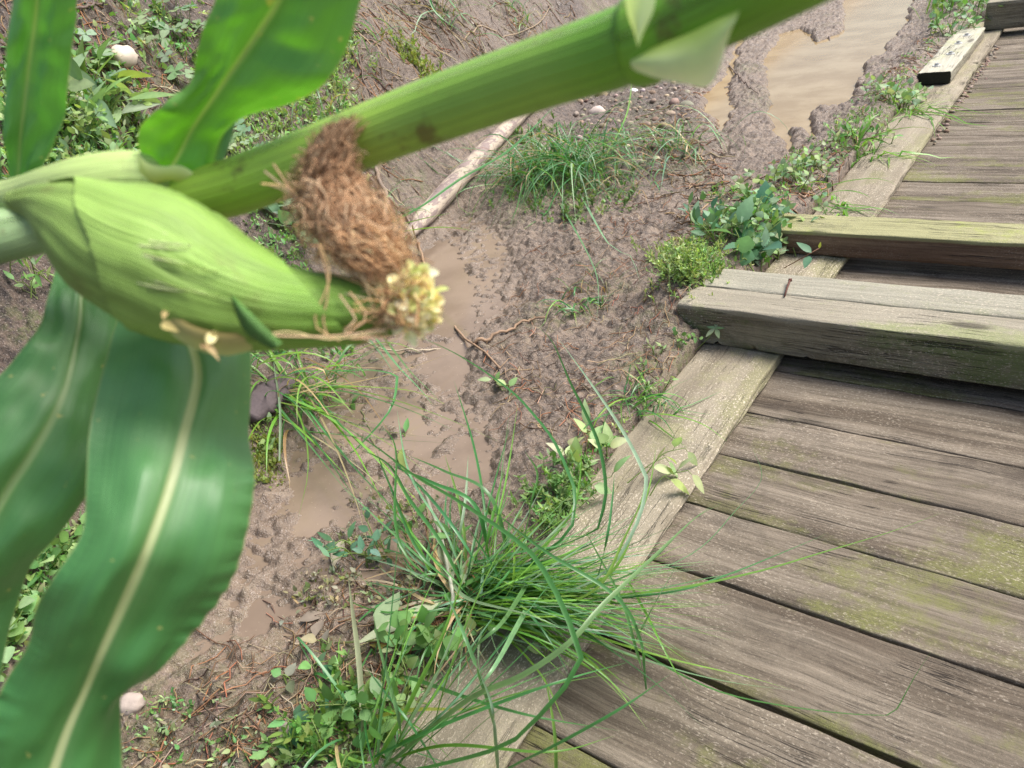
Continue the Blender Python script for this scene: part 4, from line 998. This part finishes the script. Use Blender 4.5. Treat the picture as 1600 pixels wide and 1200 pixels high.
def f(mb):
    runner(mb, [(285, 40), (300, 60), (330, 150), (278, 75), (250, 85), (225, 50)])
    for x, y in ((285, 40), (300, 60), (250, 85), (330, 150), (278, 75), (290, 45), (225, 50)): clover(mb, pg(x, y), 4, .05, .034)
weed('clover_patch', 'clover patch with notched leaflets to the right of the pale round stone', 'clover', 'clover patches', [(285, 50)], f)
def f(mb):
    runner(mb, [(355, 230), (368, 222), (380, 240), (398, 230)])
    for x, y in ((355, 230), (380, 240), (398, 230), (368, 222), (375, 232), (390, 245), (362, 240)): clover(mb, pg(x, y), 5, .04, .024)
weed('clover_patch', 'clover patch tucked between the upright leaf and the corn stalk', 'clover', 'clover patches', [(375, 235)], f)
def f(mb):
    runner(mb, [(182, 128), (190, 134), (186, 140)])
    for x, y in ((182, 128), (190, 134), (186, 140)): clover(mb, pg(x, y), 2, .03, .036)
weed('clover_patch', 'few clover leaves directly below the pale round stone', 'clover', 'clover patches', [(180, 130)], f)
# big leaf weed between the two corn leaves
weed('leafy_weed', 'weed with long pale green pointed leaves between two corn leaves', 'weed', WG, [(150, 180)],
     shoots([(150, 175), (180, 165), (130, 195), (115, 165)], 2, (.04, .10), .03, 4, .13, .05, 'lance', PALE+SAGE, stem=.003, curl=.3))
def chick(spots, n, pal=PALE, L=.022, W=.012, h=(.02, .07), spread=.04, nl=7, shape='ovate'):
    return shoots(spots, n, h, spread, nl, L, W, shape, pal, stem=.0012)
weed('chickweed', 'pale chickweed mat above the ear husk', 'weed', WG, [(130, 240)], chick([(95, 245), (125, 235), (160, 250), (190, 225), (75, 265), (210, 200), (140, 215), (100, 225)], 9, PALE, .04, .018, (.03, .10), .06, 8, 'lance'))
weed('chickweed', 'light green chickweed tangle beside the narrow corn leaf', 'weed', WG, [(95, 170)], chick([(105, 150), (120, 140), (100, 190), (112, 170)], 5, MID+PALE, .03, .014, (.02, .08), .06, 8, 'lance'))
def feathery(spots, n, pal, s=.5, spread=.05, h=(.03, .08)):
    def f(mb):
        runner(mb, spots, (.18, .22, .08))
        for sp in spots:
            c = pg(*sp)
            for i in range(n):
                b0 = c+np.array([random.gauss(0, spread), random.gauss(0, spread), 0]); b0[2] = surf(b0[0], b0[1]); hh = random.uniform(*h)
                tp = b0+np.array([random.gauss(0, hh*.5), random.gauss(0, hh*.5), hh]); col = jit(random.choice(pal), .2)
                q = catmull([b0, b0*.5+tp*.5, tp], 6); tube(mb, q, .0009, 4, col, cap=False)
                for j in range(16):
                    p = q[min(5, 1+j//3)]; d = norm(rdir(1.5)); l = random.uniform(.008, .022)*s*2
                    leaf(mb, p, d, rdir(1.), l, l*.32, 'lance', jit(col, .15), .1, .1)
    return f
weed('feathery_weed', 'feathery yellow green weed between upright leaf and stalk, on grey bank', 'weed', WG, [(500, 130)], feathery([(500, 110), (515, 140), (480, 170), (495, 200), (440, 210), (520, 90)], 22, PALE, .7, .07, (.03, .10)))
weed('feathery_weed', 'small mossy yellow green tuft alone on the grey bank above the stalk', 'weed', WG, [(650, 90)], feathery([(648, 85), (655, 105), (665, 120)], 24, [(.26, .32, .08), (.20, .26, .07)], .7, .05, (.02, .06)))
weed('feathery_weed', 'fine feathery cushion weed covering the back corner of the paired timbers', 'weed', WG, [(1085, 420)], feathery([(1060, 415), (1085, 410), (1105, 420), (1090, 435), (1070, 430), (1110, 432), (1045, 408), (1075, 400)], 52, [(.30, .40, .14), (.36, .45, .20), (.24, .34, .11)], .36, .036, (.015, .06)))
weed('feathery_weed', 'dull green moss and tiny weeds under the sedge below the branch', 'weed', WG, [(850, 270)], feathery([(850, 250), (830, 280), (860, 310), (900, 330), (820, 230), (860, 210), (930, 290)], 12, [(.12, .20, .07), (.16, .24, .09)], .7, .09, (.02, .06)))
weed('feathery_weed', 'tiny bright weeds at the kerb edge beside the pale shoots', 'weed', WG, [(870, 790)], feathery([(870, 790), (885, 775), (850, 800), (900, 760)], 16, [(.22, .34, .12), (.18, .28, .10)], .5, .025, (.02, .05)))
weed('feathery_weed', 'little feathery weeds around the base of the bent sedge clump', 'weed', WG, [(520, 1150)], feathery([(500, 1130), (530, 1160), (560, 1120), (480, 1170), (600, 1150), (540, 1190)], 6, [(.15, .28, .07), (.12, .22, .05)], .6, .03, (.02, .06)))
# leafy group by the timbers
weed('leafy_weed', 'upright weed with narrow grey green leaves on bare soil by the timbers', 'weed', WG, [(1105, 375)], shoots([(1105, 380), (1130, 372), (1120, 365), (1100, 355)], 2, (.04, .10), .025, 6, .062, .022, 'lance', SAGE+TEAL, stem=.0025, lie=1.4, curl=.1))
weed('leafy_weed', 'dense weed with rounded pale leaves heaped against the knotty timber end', 'weed', WG, [(1180, 370)], shoots([(1160, 330), (1180, 350), (1200, 380), (1170, 385), (1190, 330), (1150, 360), (1210, 400), (1175, 405), (1205, 350)], 4, (.03, .11), .04, 6, .038, .024, 'ovate', PALE+MID+SAGE, stem=.002))
weed('leafy_weed', 'weed with big toothed blue green leaves between the two cross timbers', 'weed', WG, [(1190, 400)], shoots([(1175, 400), (1200, 405), (1225, 400), (1160, 398)], 2, (.04, .08), .03, 3, .085, .058, 'ovate', TEAL, stem=.0025, serr=.08))
weed('leafy_weed', 'dense small leaved weed between ditch water and kerb beyond the timbers', 'weed', WG, [(1235, 290)], shoots([(1215, 290), (1235, 275), (1250, 295), (1265, 270), (1225, 310), (1245, 265)], 4, (.03, .09), .05, 6, .036, .020, 'ovate', SAGE+PALE, stem=.002))
weed('leafy_weed', 'small weed with narrow leaves leaning on the sunny stretch of kerb', 'weed', WG, [(1335, 225)], shoots([(1325, 235), (1340, 215), (1355, 200), (1330, 215)], 5, (.03, .10), .045, 5, .045, .015, 'lance', PALE+MID, stem=.002))
weed('leafy_weed', 'round leaved weed beside the dark sawn end of the cap board', 'weed', WG, [(1400, 150)], shoots([(1385, 160), (1400, 145), (1408, 165)], 6, (.03, .11), .05, 5, .045, .030, 'ovate', SAGE+PALE, stem=.002))
weed('leafy_weed', 'leafy weed clump at the end of the farthest timber', 'weed', WG, [(1500, 40)], shoots([(1495, 48), (1505, 30), (1515, 15), (1485, 60), (1500, 5)], 6, (.05, .15), .08, 5, .06, .034, 'ovate', SAGE+MID, stem=.003))
weed('seedling', 'small star shaped seedling in front of the near timber face', 'seedling', WG, [(1118, 545)],
     lambda mb: [leaf(mb, pz(1118, 513, .055), d_, (0, -.5, 1), .034, .013, 'lance', jit(PALE[1], .1), .15, .1) for d_ in [(1, .3, .2), (-1, .2, .1), (.2, 1, .6), (.7, -.8, -.3), (-.6, -.8, -.3), (.0, .6, 1)]]+[tube(mb, [pg(1085, 552), pz(1105, 530, .03), pz(1118, 513, .055)], .0012, 5, (.2, .26, .08))]+[stemleaf(mb, pg(1060, 545), pz(1050+14*k, 520+8*(k % 2), .05), 4, .015, .012, 'round', MID, stem=.0008) for k in range(4)])
def twigplant(mb):
    q = [pz(1225, 419, .05), pz(1250, 405, .09), pz(1280, 388, .12)]; tube(mb, q, .0014, 5, (.25, .13, .08))
    leaf(mb, pz(1268, 395, .11), (-.8, .3, .5), (0, -.4, 1), .055, .022, 'ovate', TEAL[1]); leaf(mb, pz(1264, 400, .1), (.1, -.9, -.3), (0, -.6, 1), .045, .024, 'ovate', TEAL[0])
    leaf(mb, q[2], (.1, .3, .9), (0, -1, .3), .018, .008, 'ovate', (.45, .48, .08))
weed('seedling', 'thin red stemmed sprig with blue green leaves poking up between the timbers', 'seedling', WG, [(1225, 415)], twigplant)
# pale shoots at the kerb
def pale(mb):
    for x, y, n in ((888, 700, 5), (915, 672, 4), (950, 690, 5), (905, 720, 3)):
        b0 = pg(x, y+35); stemleaf(mb, b0, pz(x, y, .05), n, .052, .026, 'ovate', [(.42, .50, .26), (.38, .47, .22), (.46, .53, .32)], stem=.0016, lie=1.)
    for x, y, n in ((1040, 715, 3), (1070, 700, 3), (955, 745, 2), (1075, 735, 3)):
        stemleaf(mb, pz(x-60, y+40, .02), pz(x, y, .05), n, .055, .022, 'ovate', [(.42, .50, .26), (.35, .46, .22)], stem=.0014, start=.6, lie=.6)
weed('pale_shoots', 'pale yellowish young shoots growing at and over the kerb edge', 'shoots', WG, [(905, 725)], pale)
def nettle(spots, label, n=3, L=.05, W=.036, pal=MID, h=(.03, .08), serr=.07, k=.72):
    L *= k*.9; W *= k*.85; n = max(1, n-1)
    weed('leafy_weed', label, 'weed', WG, [spots[0]], shoots(spots, n, h, .018, 4, L, W, 'ovate', pal, stem=.0016, serr=serr, curl=.2))
nettle([(700, 1080), (730, 1060), (760, 1075), (690, 1060)], 'toothed light green weed under the crossing blades at the bottom of the kerb', 3, .055, .042)
nettle([(830, 1100), (885, 1130), (880, 1105), (820, 1070)], 'scattered pale leaves on the kerb below the bent blade', 2, .045, .028, PALE)
nettle([(660, 1150), (690, 1165), (710, 1180), (650, 1185), (690, 1140)], 'bright compound leaved weed at the bottom edge beside the kerb', 3, .05, .032, MID+PALE, serr=0.)
nettle([(560, 1160), (600, 1190), (570, 1200), (630, 1185)], 'toothed weed at the root of the bent sedge clump', 3, .045, .034, MID)
nettle([(470, 1100), (490, 1130), (500, 1080), (440, 1165)], 'creeping weed with oval leaves over the trampled mud', 2, .045, .030, TEAL+MID, (.02, .05), 0.)
nettle([(505, 1055), (515, 1000), (480, 1040)], 'mud splashed creeping weed with a few oval leaves by the small pools', 2, .042, .028, MUDDY+MID, (.01, .04), 0.)
nettle([(430, 1185), (455, 1190)], 'low green weed at the bottom corner of the mud', 2, .035, .022, PALE+MUDDY, (.02, .05))
nettle([(580, 855), (590, 880), (560, 870), (610, 870)], 'blue green lobed weed rising out of the muddy pool', 3, .055, .022, TEAL, (.03, .07), 0.)
nettle([(425, 655), (400, 665), (432, 700)], 'small round leaved weed beside the piece of dark bark', 3, .035, .026, PALE, (.01, .04), 0.)
nettle([(565, 645), (640, 830), (700, 860), (612, 690)], 'limp green leaves lying on the wet mud', 1, .06, .026, MID+MUDDY, (.005, .02), 0.)
nettle([(790, 612), (775, 600)], 'single pale lobed leaf lying beside the forked twig', 1, .05, .03, PALE, (.01, .02), .1)
nettle([(455, 335), (462, 350), (440, 345)], 'broad light green leaves between the stalk and the brown silk', 3, .12, .05, SAGE, (.02, .08), 0., 1.)
nettle([(20, 1020), (15, 985), (40, 1005)], 'round bright green leaves beneath the drooping corn leaf', 3, .06, .055, PALE, (.02, .06), 0.)
nettle([(100, 838), (115, 850), (90, 870), (60, 930)], 'green leaves showing between the two hanging corn leaves', 3, .06, .045, PALE+MID, (.02, .06), 0.)
nettle([(25, 440), (60, 470), (40, 400), (75, 440)], 'small weeds on dark soil at the far left under the sheath', 3, .05, .02, MID+PALE, (.02, .07), 0.)
nettle([(1000, 600), (1015, 585), (1025, 560)], 'tiny pale weed beside the shadowed gap under the timber end', 3, .025, .012, PALE, (.01, .04), 0.)
# big wilting leaves of the clump at the mud
def wilt(mb):
    for (x, y), (x2, y2), L, W, c in (((705, 920), (690, 850), .11, .035, (.34, .38, .26)), ((720, 915), (735, 860), .10, .022, (.28, .36, .20)), ((590, 985), (615, 925), .10, .045, (.30, .40, .22)), ((700, 935), (560, 1000), .17, .030, (.36, .40, .26))):
        a = pz(x, y, .06); e = pz(x2, y2, .07); leaf(mb, a, e-a, (0, -.3, 1), np.linalg.norm(e-a)*1.05, W, 'lance', c, .05, .1)
    tube(mb, [pz(740, 930, .02), pz(660, 975, .06), pz(590, 1000, .06), pz(520, 1005, .03)], .0022, 5, (.38, .42, .22))
    tube(mb, [pz(700, 940, .04), pz(703, 890, .09), pz(722, 860, .1)], .0016, 5, (.38, .42, .22))
    tube(mb, [pz(700, 1000, .03), pz(708, 930, .08), pz(690, 840, .07), pz(660, 760, .02)], .0035, 6, (.42, .42, .34))
weed('wilted_weed', 'wilted greyish weed with long soft leaves against the big sedge clump', 'weed', WG, [(700, 940)], wilt)

# ================================================================== BRANCHES, STONES, LITTER
def gpts(pts, lift=.0): return [pg(x, y)+np.array([0, 0, lift]) for x, y in pts]
mb = MB(); q = catmull(np.array([[*p, r] for p, r in zip(gpts([(640, 376), (672, 338), (735, 270), (790, 210), (840, 160), (880, 120)], .02), [.020, .042, .044, .042, .040, .036])]), 60)
for i in range(60): q[i, 3] *= 1+.10*vnoise(np.array([i*.22]), np.array([1.]), 5)[0]
tube(mb, q[:, :3], q[:, 3], 18, wob=.05, squash=.9)
for k in range(9):
    a = q[0, :3]; tube(mb, [q[2, :3]+np.array([random.uniform(-.02, .02) for _ in range(3)]), a+np.array([random.uniform(-.03, .03), -.05-random.uniform(0, .03), random.uniform(-.02, .02)])], [.008, .001], 5)
c0 = q[0, :3].copy(); mb.v = [(p[0]-c0[0], p[1]-c0[1], p[2]-c0[2]) for p in mb.v]
o = mb.build('fallen_branch', M_BARK); o.location = tuple(c0); tag(o, 'thick fallen branch with patchy peeling bark and a splintered end', 'branch')
def twigthing(name, label, chains, rad, col, cat='twig', lift=.009, mat=None, group=None):
    mb = MB(); c = None
    for ch in chains:
        P_ = gpts(ch, lift); c = P_[0] if c is None else c
        n = 26; q = catmull(np.array(P_), n); q[:, 2] = np.maximum(q[:, 2], [gz(a[0], a[1])+lift for a in q]); q += rng.normal(0, rad*.35, q.shape); tube(mb, q, np.linspace(rad, rad*.55, n), 7, col, wob=.12)
    mb.v = [(p[0]-c[0], p[1]-c[1], p[2]-c[2]) for p in mb.v]
    o = mb.build(name, mat or M_TWIG); o.location = tuple(map(float, c)); return tag(o, label, cat, group)
twigthing('forked_twig', 'brown forked twig lying across the wet mud', [[(655, 385), (668, 430), (683, 470), (705, 505), (722, 530), (745, 545), (782, 580)], [(740, 542), (765, 535), (800, 520), (830, 505), (853, 500)]], .0055, (.30, .20, .13))
twigthing('twig', 'thin pale straw lying by the ear tip and the forked twig', [[(560, 530), (600, 550), (650, 553), (700, 548), (728, 541)]], .003, (.52, .44, .32))
mb = MB(); qa = gpts([(385, 660), (415, 635), (452, 603)], .02); tube(mb, qa, [.04, .055, .036], 9, (.085, .066, .068), n=24, wob=.16, squash=.4); c0 = qa[0]
mb.v = [(p[0]-c0[0], p[1]-c0[1], p[2]-c0[2]) for p in mb.v]
o = mb.build('bark_piece', M_TWIG); o.location = tuple(c0); tag(o, 'dark purplish chunk of old bark beside the corn leaf edge', 'bark')
twigthing('root', 'brown root snaking down from the stalk towards the peeled branch', [[(580, 225), (592, 280), (615, 320), (640, 350), (655, 372)]], .010, (.26, .20, .16), 'root')
for i, (lab, ch) in enumerate([('dark curved root on the grey bank between upright leaf and stalk', [[(535, 30), (560, 80), (570, 130), (590, 170)]]), ('long thin stem lying along the top of the bank above the stalk', [[(720, 70), (790, 60), (840, 40), (860, 15)]]), ('dry twig reaching over the top edge by the clover', [[(110, 20), (150, 15), (190, 5)]]),
                               ('thin dark stick standing in the ditch channel mud', [[(1140, 105), (1160, 130), (1185, 150)]]), ('fine twig lying in the wide ditch water', [[(1295, 60), (1302, 90), (1318, 112)]])]):
    twigthing('twig', lab, ch, .005, (.16, .12, .10) if i != 1 else (.34, .26, .18))
# stones
def stone(mb, c, s, col, seed, sub=3):
    bm = bmesh.new(); bmesh.ops.create_icosphere(bm, subdivisions=sub, radius=1)
    rr = random.Random(seed); sc = np.array([1, rr.uniform(.7, .95), rr.uniform(.55, .8)]); rot = Matrix.Rotation(rr.uniform(0, 6.28), 3, 'Z')@Matrix.Rotation(rr.uniform(-.4, .4), 3, 'X')
    base = len(mb.v)
    for v in bm.verts:
        p = np.array(v.co); f = 1+.16*vnoise(np.array([p[0]*1.5+seed]), np.array([p[1]*1.5+p[2]*1.9]), seed)[0]+.06*vnoise(np.array([p[0]*4+seed]), np.array([p[1]*4+p[2]*5]), seed)[0]
        q = rot@Vector(p*sc*f*s); mb.vert((c[0]+q.x, c[1]+q.y, c[2]+q.z), col)
    for f_ in bm.faces: mb.f.append(tuple(base+v.index for v in f_.verts))
    bm.free()
def stone_obj(name, label, px, py, rad_px, col, seed, cat='stone', group=None, sub=3):
    p = pg(px, py); d = np.linalg.norm(p-CAMP); s = rad_px*d/F; mb = MB(); stone(mb, (0, 0, 0), s, col, seed, sub); o = mb.build(name, M_STONE); o.location = (p[0], p[1], p[2]+s*(random.uniform(-.35, .2) if cat == 'pebble' else .15)); return tag(o, label, cat, group)
stone_obj('stone', 'pale beige egg shaped stone on brown soil near the clover', 195, 95, 22, (.56, .48, .40), 3)
stone_obj('stone', 'flat whitish stone beside the lower edge of the broad corn leaf', 204, 1104, 19, (.36, .30, .26), 8)
stone_obj('stone', 'muddy rounded lump at the foot of the creeping weed', 452, 1145, 17, (.30, .25, .21), 5)
stone_obj('stone', 'pinkish stone half hidden behind the light green weed at the left', 110, 160, 14, (.36, .28, .23), 12)
stone_obj('pebble', 'brightest white pebble on the dark gravelly soil under the torn sheath', 990, 142, 9.5, (.80, .80, .80), 31, 'pebble')
PEB = []
for k in range(4000):
    x = random.uniform(900, 1075); y = random.uniform(125, 262); 
    if y > 262-(x-900)*.05 or (x < 940 and y > 215): continue
    r_ = random.choice([3, 3, 3.5, 4, 4.5, 5, 6, 8, 11])*random.uniform(.8, 1.2)
    if all((x-a)**2+(y-b_)**2 > (r_+c_)**2*.85 for a, b_, c_ in PEB) and (x-990)**2+(y-142)**2 > 200: PEB.append((x, y, r_))
    if len(PEB) >= 170: break
for k, (x, y, r_) in enumerate(PEB):
    stone_obj('pebble', 'small rounded tan or grey pebble among many on the dark soil by the sedge', x, y, r_, jit(random.choice([(.20, .15, .11), (.27, .21, .155), (.24, .18, .135), (.33, .26, .20), (.46, .39, .32)]), .2), 100+k, 'pebble', 'pebbles on the dark soil', 2)

# litter: dry fibres and crumbs trodden into the mud (uncountable)
mb = MB()
def fibre(p, L, col, w=.0012):
    a = random.uniform(0, 6.28); d = np.array([math.cos(a), math.sin(a), 0]); pts = []; q = np.array(p)
    for i in range(5):
        pts.append(np.array([q[0], q[1], gz(q[0], q[1])+random.uniform(.001, .010)])); a += random.gauss(0, .35); q = q+np.array([math.cos(a), math.sin(a), 0])*L/4
    tube(mb, pts, w, 3, col, cap=False)
def scatter(poly, n, fn):
    xs = [a for a, _ in poly]; ys = [b_ for _, b_ in poly]; c = 0; P_ = poly; k = 0
    while c < n and k < n*20:
        k += 1; x = random.uniform(min(xs), max(xs)); y = random.uniform(min(ys), max(ys))
        if poly_sd(np.array([x]), np.array([y]), P_)[0] > 0: fn(pg(x, y)); c += 1
FC = [(.30, .21, .14), (.20, .12, .07), (.40, .31, .20), (.12, .08, .06), (.33, .16, .09)]
scatter([(880, 330), (1060, 260), (1110, 400), (1040, 620), (900, 720), (760, 600), (820, 420)], 420, lambda p: fibre(p, random.uniform(.03, .12), jit(random.choice(FC), .2), random.uniform(.0006, .0014)))
scatter([(1080, 380), (1000, 200), (1100, 120), (1150, 300), (1250, 230), (1330, 200), (1400, 90), (1480, 30), (1500, 60), (1420, 110), (1300, 290), (1220, 330)], 420, lambda p: fibre(p, random.uniform(.05, .16), jit(random.choice(FC), .2), random.uniform(.0012, .003)))
scatter([(560, 0), (900, 0), (900, 60), (600, 160), (600, 330), (500, 330), (500, 100)], 300, lambda p: fibre(p, random.uniform(.06, .25), jit(random.choice(FC), .2), random.uniform(.0012, .003)))
scatter([(200, 1200), (300, 1060), (500, 940), (640, 820), (760, 880), (700, 1200)], 420, lambda p: fibre(p, random.uniform(.02, .12), jit(random.choice(FC), .2), random.uniform(.0006, .0016)))
scatter([(0, 0), (330, 0), (230, 260), (0, 290)], 260, lambda p: fibre(p, random.uniform(.05, .2), jit(random.choice(FC), .2), random.uniform(.001, .0025)))
for k in range(150):    # crumbs of soil washed over the kerb and planks edge
    y = 3.4+1.9*random.random()**.8+.12*math.sin(k); p = np.array([-.512+abs(random.gauss(0, .016)), y, DT+.002]); stone(mb, p, random.uniform(.003, .014), jit((.30, .23, .18), .3), k, 1)
tag(mb.build('plant_litter', M_DRY), None, None, kind='stuff')

# low ground cover, uncountable small leaves
mb = MB()
def sprig(p, s=1., pal=PALE+MID):
    c = jit(random.choice(pal), .25)
    for j in range(random.randint(4, 9)):
        d = norm(rdir(1.45)); l = random.uniform(.006, .016)*s; b0 = np.array(p)+np.array([random.gauss(0, .008*s), random.gauss(0, .008*s), random.uniform(0, .012)*s])
        leaf(mb, b0, d, rdir(.9), l, l*random.uniform(.3, .6), 'ovate', jit(c, .2), .2, .1)
scatter([(0, 110), (60, 80), (120, 130), (220, 130), (240, 240), (300, 290), (0, 300)], 520, lambda p: sprig(p, 2.0, PALE+SAGE+MID))
scatter([(110, 0), (320, 0), (310, 120), (220, 130), (120, 120)], 130, lambda p: sprig(p, 1.8, MID+PALE))
scatter([(330, 200), (440, 150), (560, 60), (560, 200), (450, 250), (340, 290)], 300, lambda p: sprig(p, 1.7, PALE))
scatter([(400, 300), (480, 320), (480, 460), (560, 560), (400, 560), (390, 400)], 240, lambda p: sprig(p, 1.5, PALE+MID))
scatter([(395, 660), (440, 690), (440, 760), (400, 760)], 120, lambda p: sprig(p, 1.0, [(.16, .20, .04), (.20, .24, .06)]))
scatter([(190, 1200), (200, 1080), (330, 1100), (480, 1100), (640, 1100), (720, 1140), (700, 1200)], 110, lambda p: sprig(p, .9, MID+PALE+MUDDY))
scatter([(430, 1200), (470, 1120), (560, 1080), (700, 1120), (700, 1200)], 70, lambda p: sprig(p, .9, MUDDY+PALE))
scatter([(0, 820), (120, 780), (140, 860), (60, 960), (0, 1080)], 160, lambda p: sprig(p, 1.6, PALE+MID))
scatter([(1140, 430), (1100, 300), (1200, 270), (1340, 150), (1420, 80), (1500, 10), (1520, 60), (1420, 130), (1300, 280), (1230, 320)], 240, lambda p: sprig(p, 1.3, PALE+MID))
scatter([(860, 760), (1040, 590), (1060, 560), (1000, 680), (900, 800), (780, 900)], 160, lambda p: sprig(p, .8, MID+PALE))
scatter([(780, 200), (980, 200), (1000, 330), (860, 360), (780, 300)], 260, lambda p: sprig(p, 1.5, [(.12, .20, .07), (.18, .26, .10)]))
scatter([(560, 760), (700, 760), (640, 950), (520, 950), (430, 1000)], 110, lambda p: sprig(p, 1.0, MUDDY+[(.18, .22, .05)]))
tag(mb.build('ground_cover_weeds', M_LEAF), None, None, kind='stuff')

# loose dead leaves in the wet mud, each one its own thing
for i, (lab, x, y, L, W, c, a) in enumerate([
    ('curled grey leaf caked with mud at the edge of the small pool', 540, 850, .07, .03, (.30, .27, .20), -1.2), ('whitish curled leaf lying in the brown pool', 632, 845, .06, .026, (.44, .40, .32), .1),
    ('mud coated leaf near the bottom of the trampled mud', 470, 975, .05, .022, (.20, .165, .13), .8), ('drab leaf lying beside the creeping weed stem', 495, 1000, .045, .024, (.20, .165, .13), 2.2),
    ('yellow brown dead leaf strip under the wilted weed', 580, 1015, .06, .012, (.50, .38, .12), .3), ('limp leaf hanging in the puddle beside the sedge blades', 630, 705, .08, .02, (.16, .20, .06), -.9)]):
    mb = MB(); leaf(mb, (0, 0, 0), (math.cos(a), math.sin(a), .15), (.1, -.2, 1), L, W, 'lance', c, .4, .35)
    o = mb.build('dead_leaf', M_DRY); p = pg(x, y); o.location = (p[0], p[1], p[2]+.008); tag(o, lab, 'dead leaf', 'dead leaves on the mud')
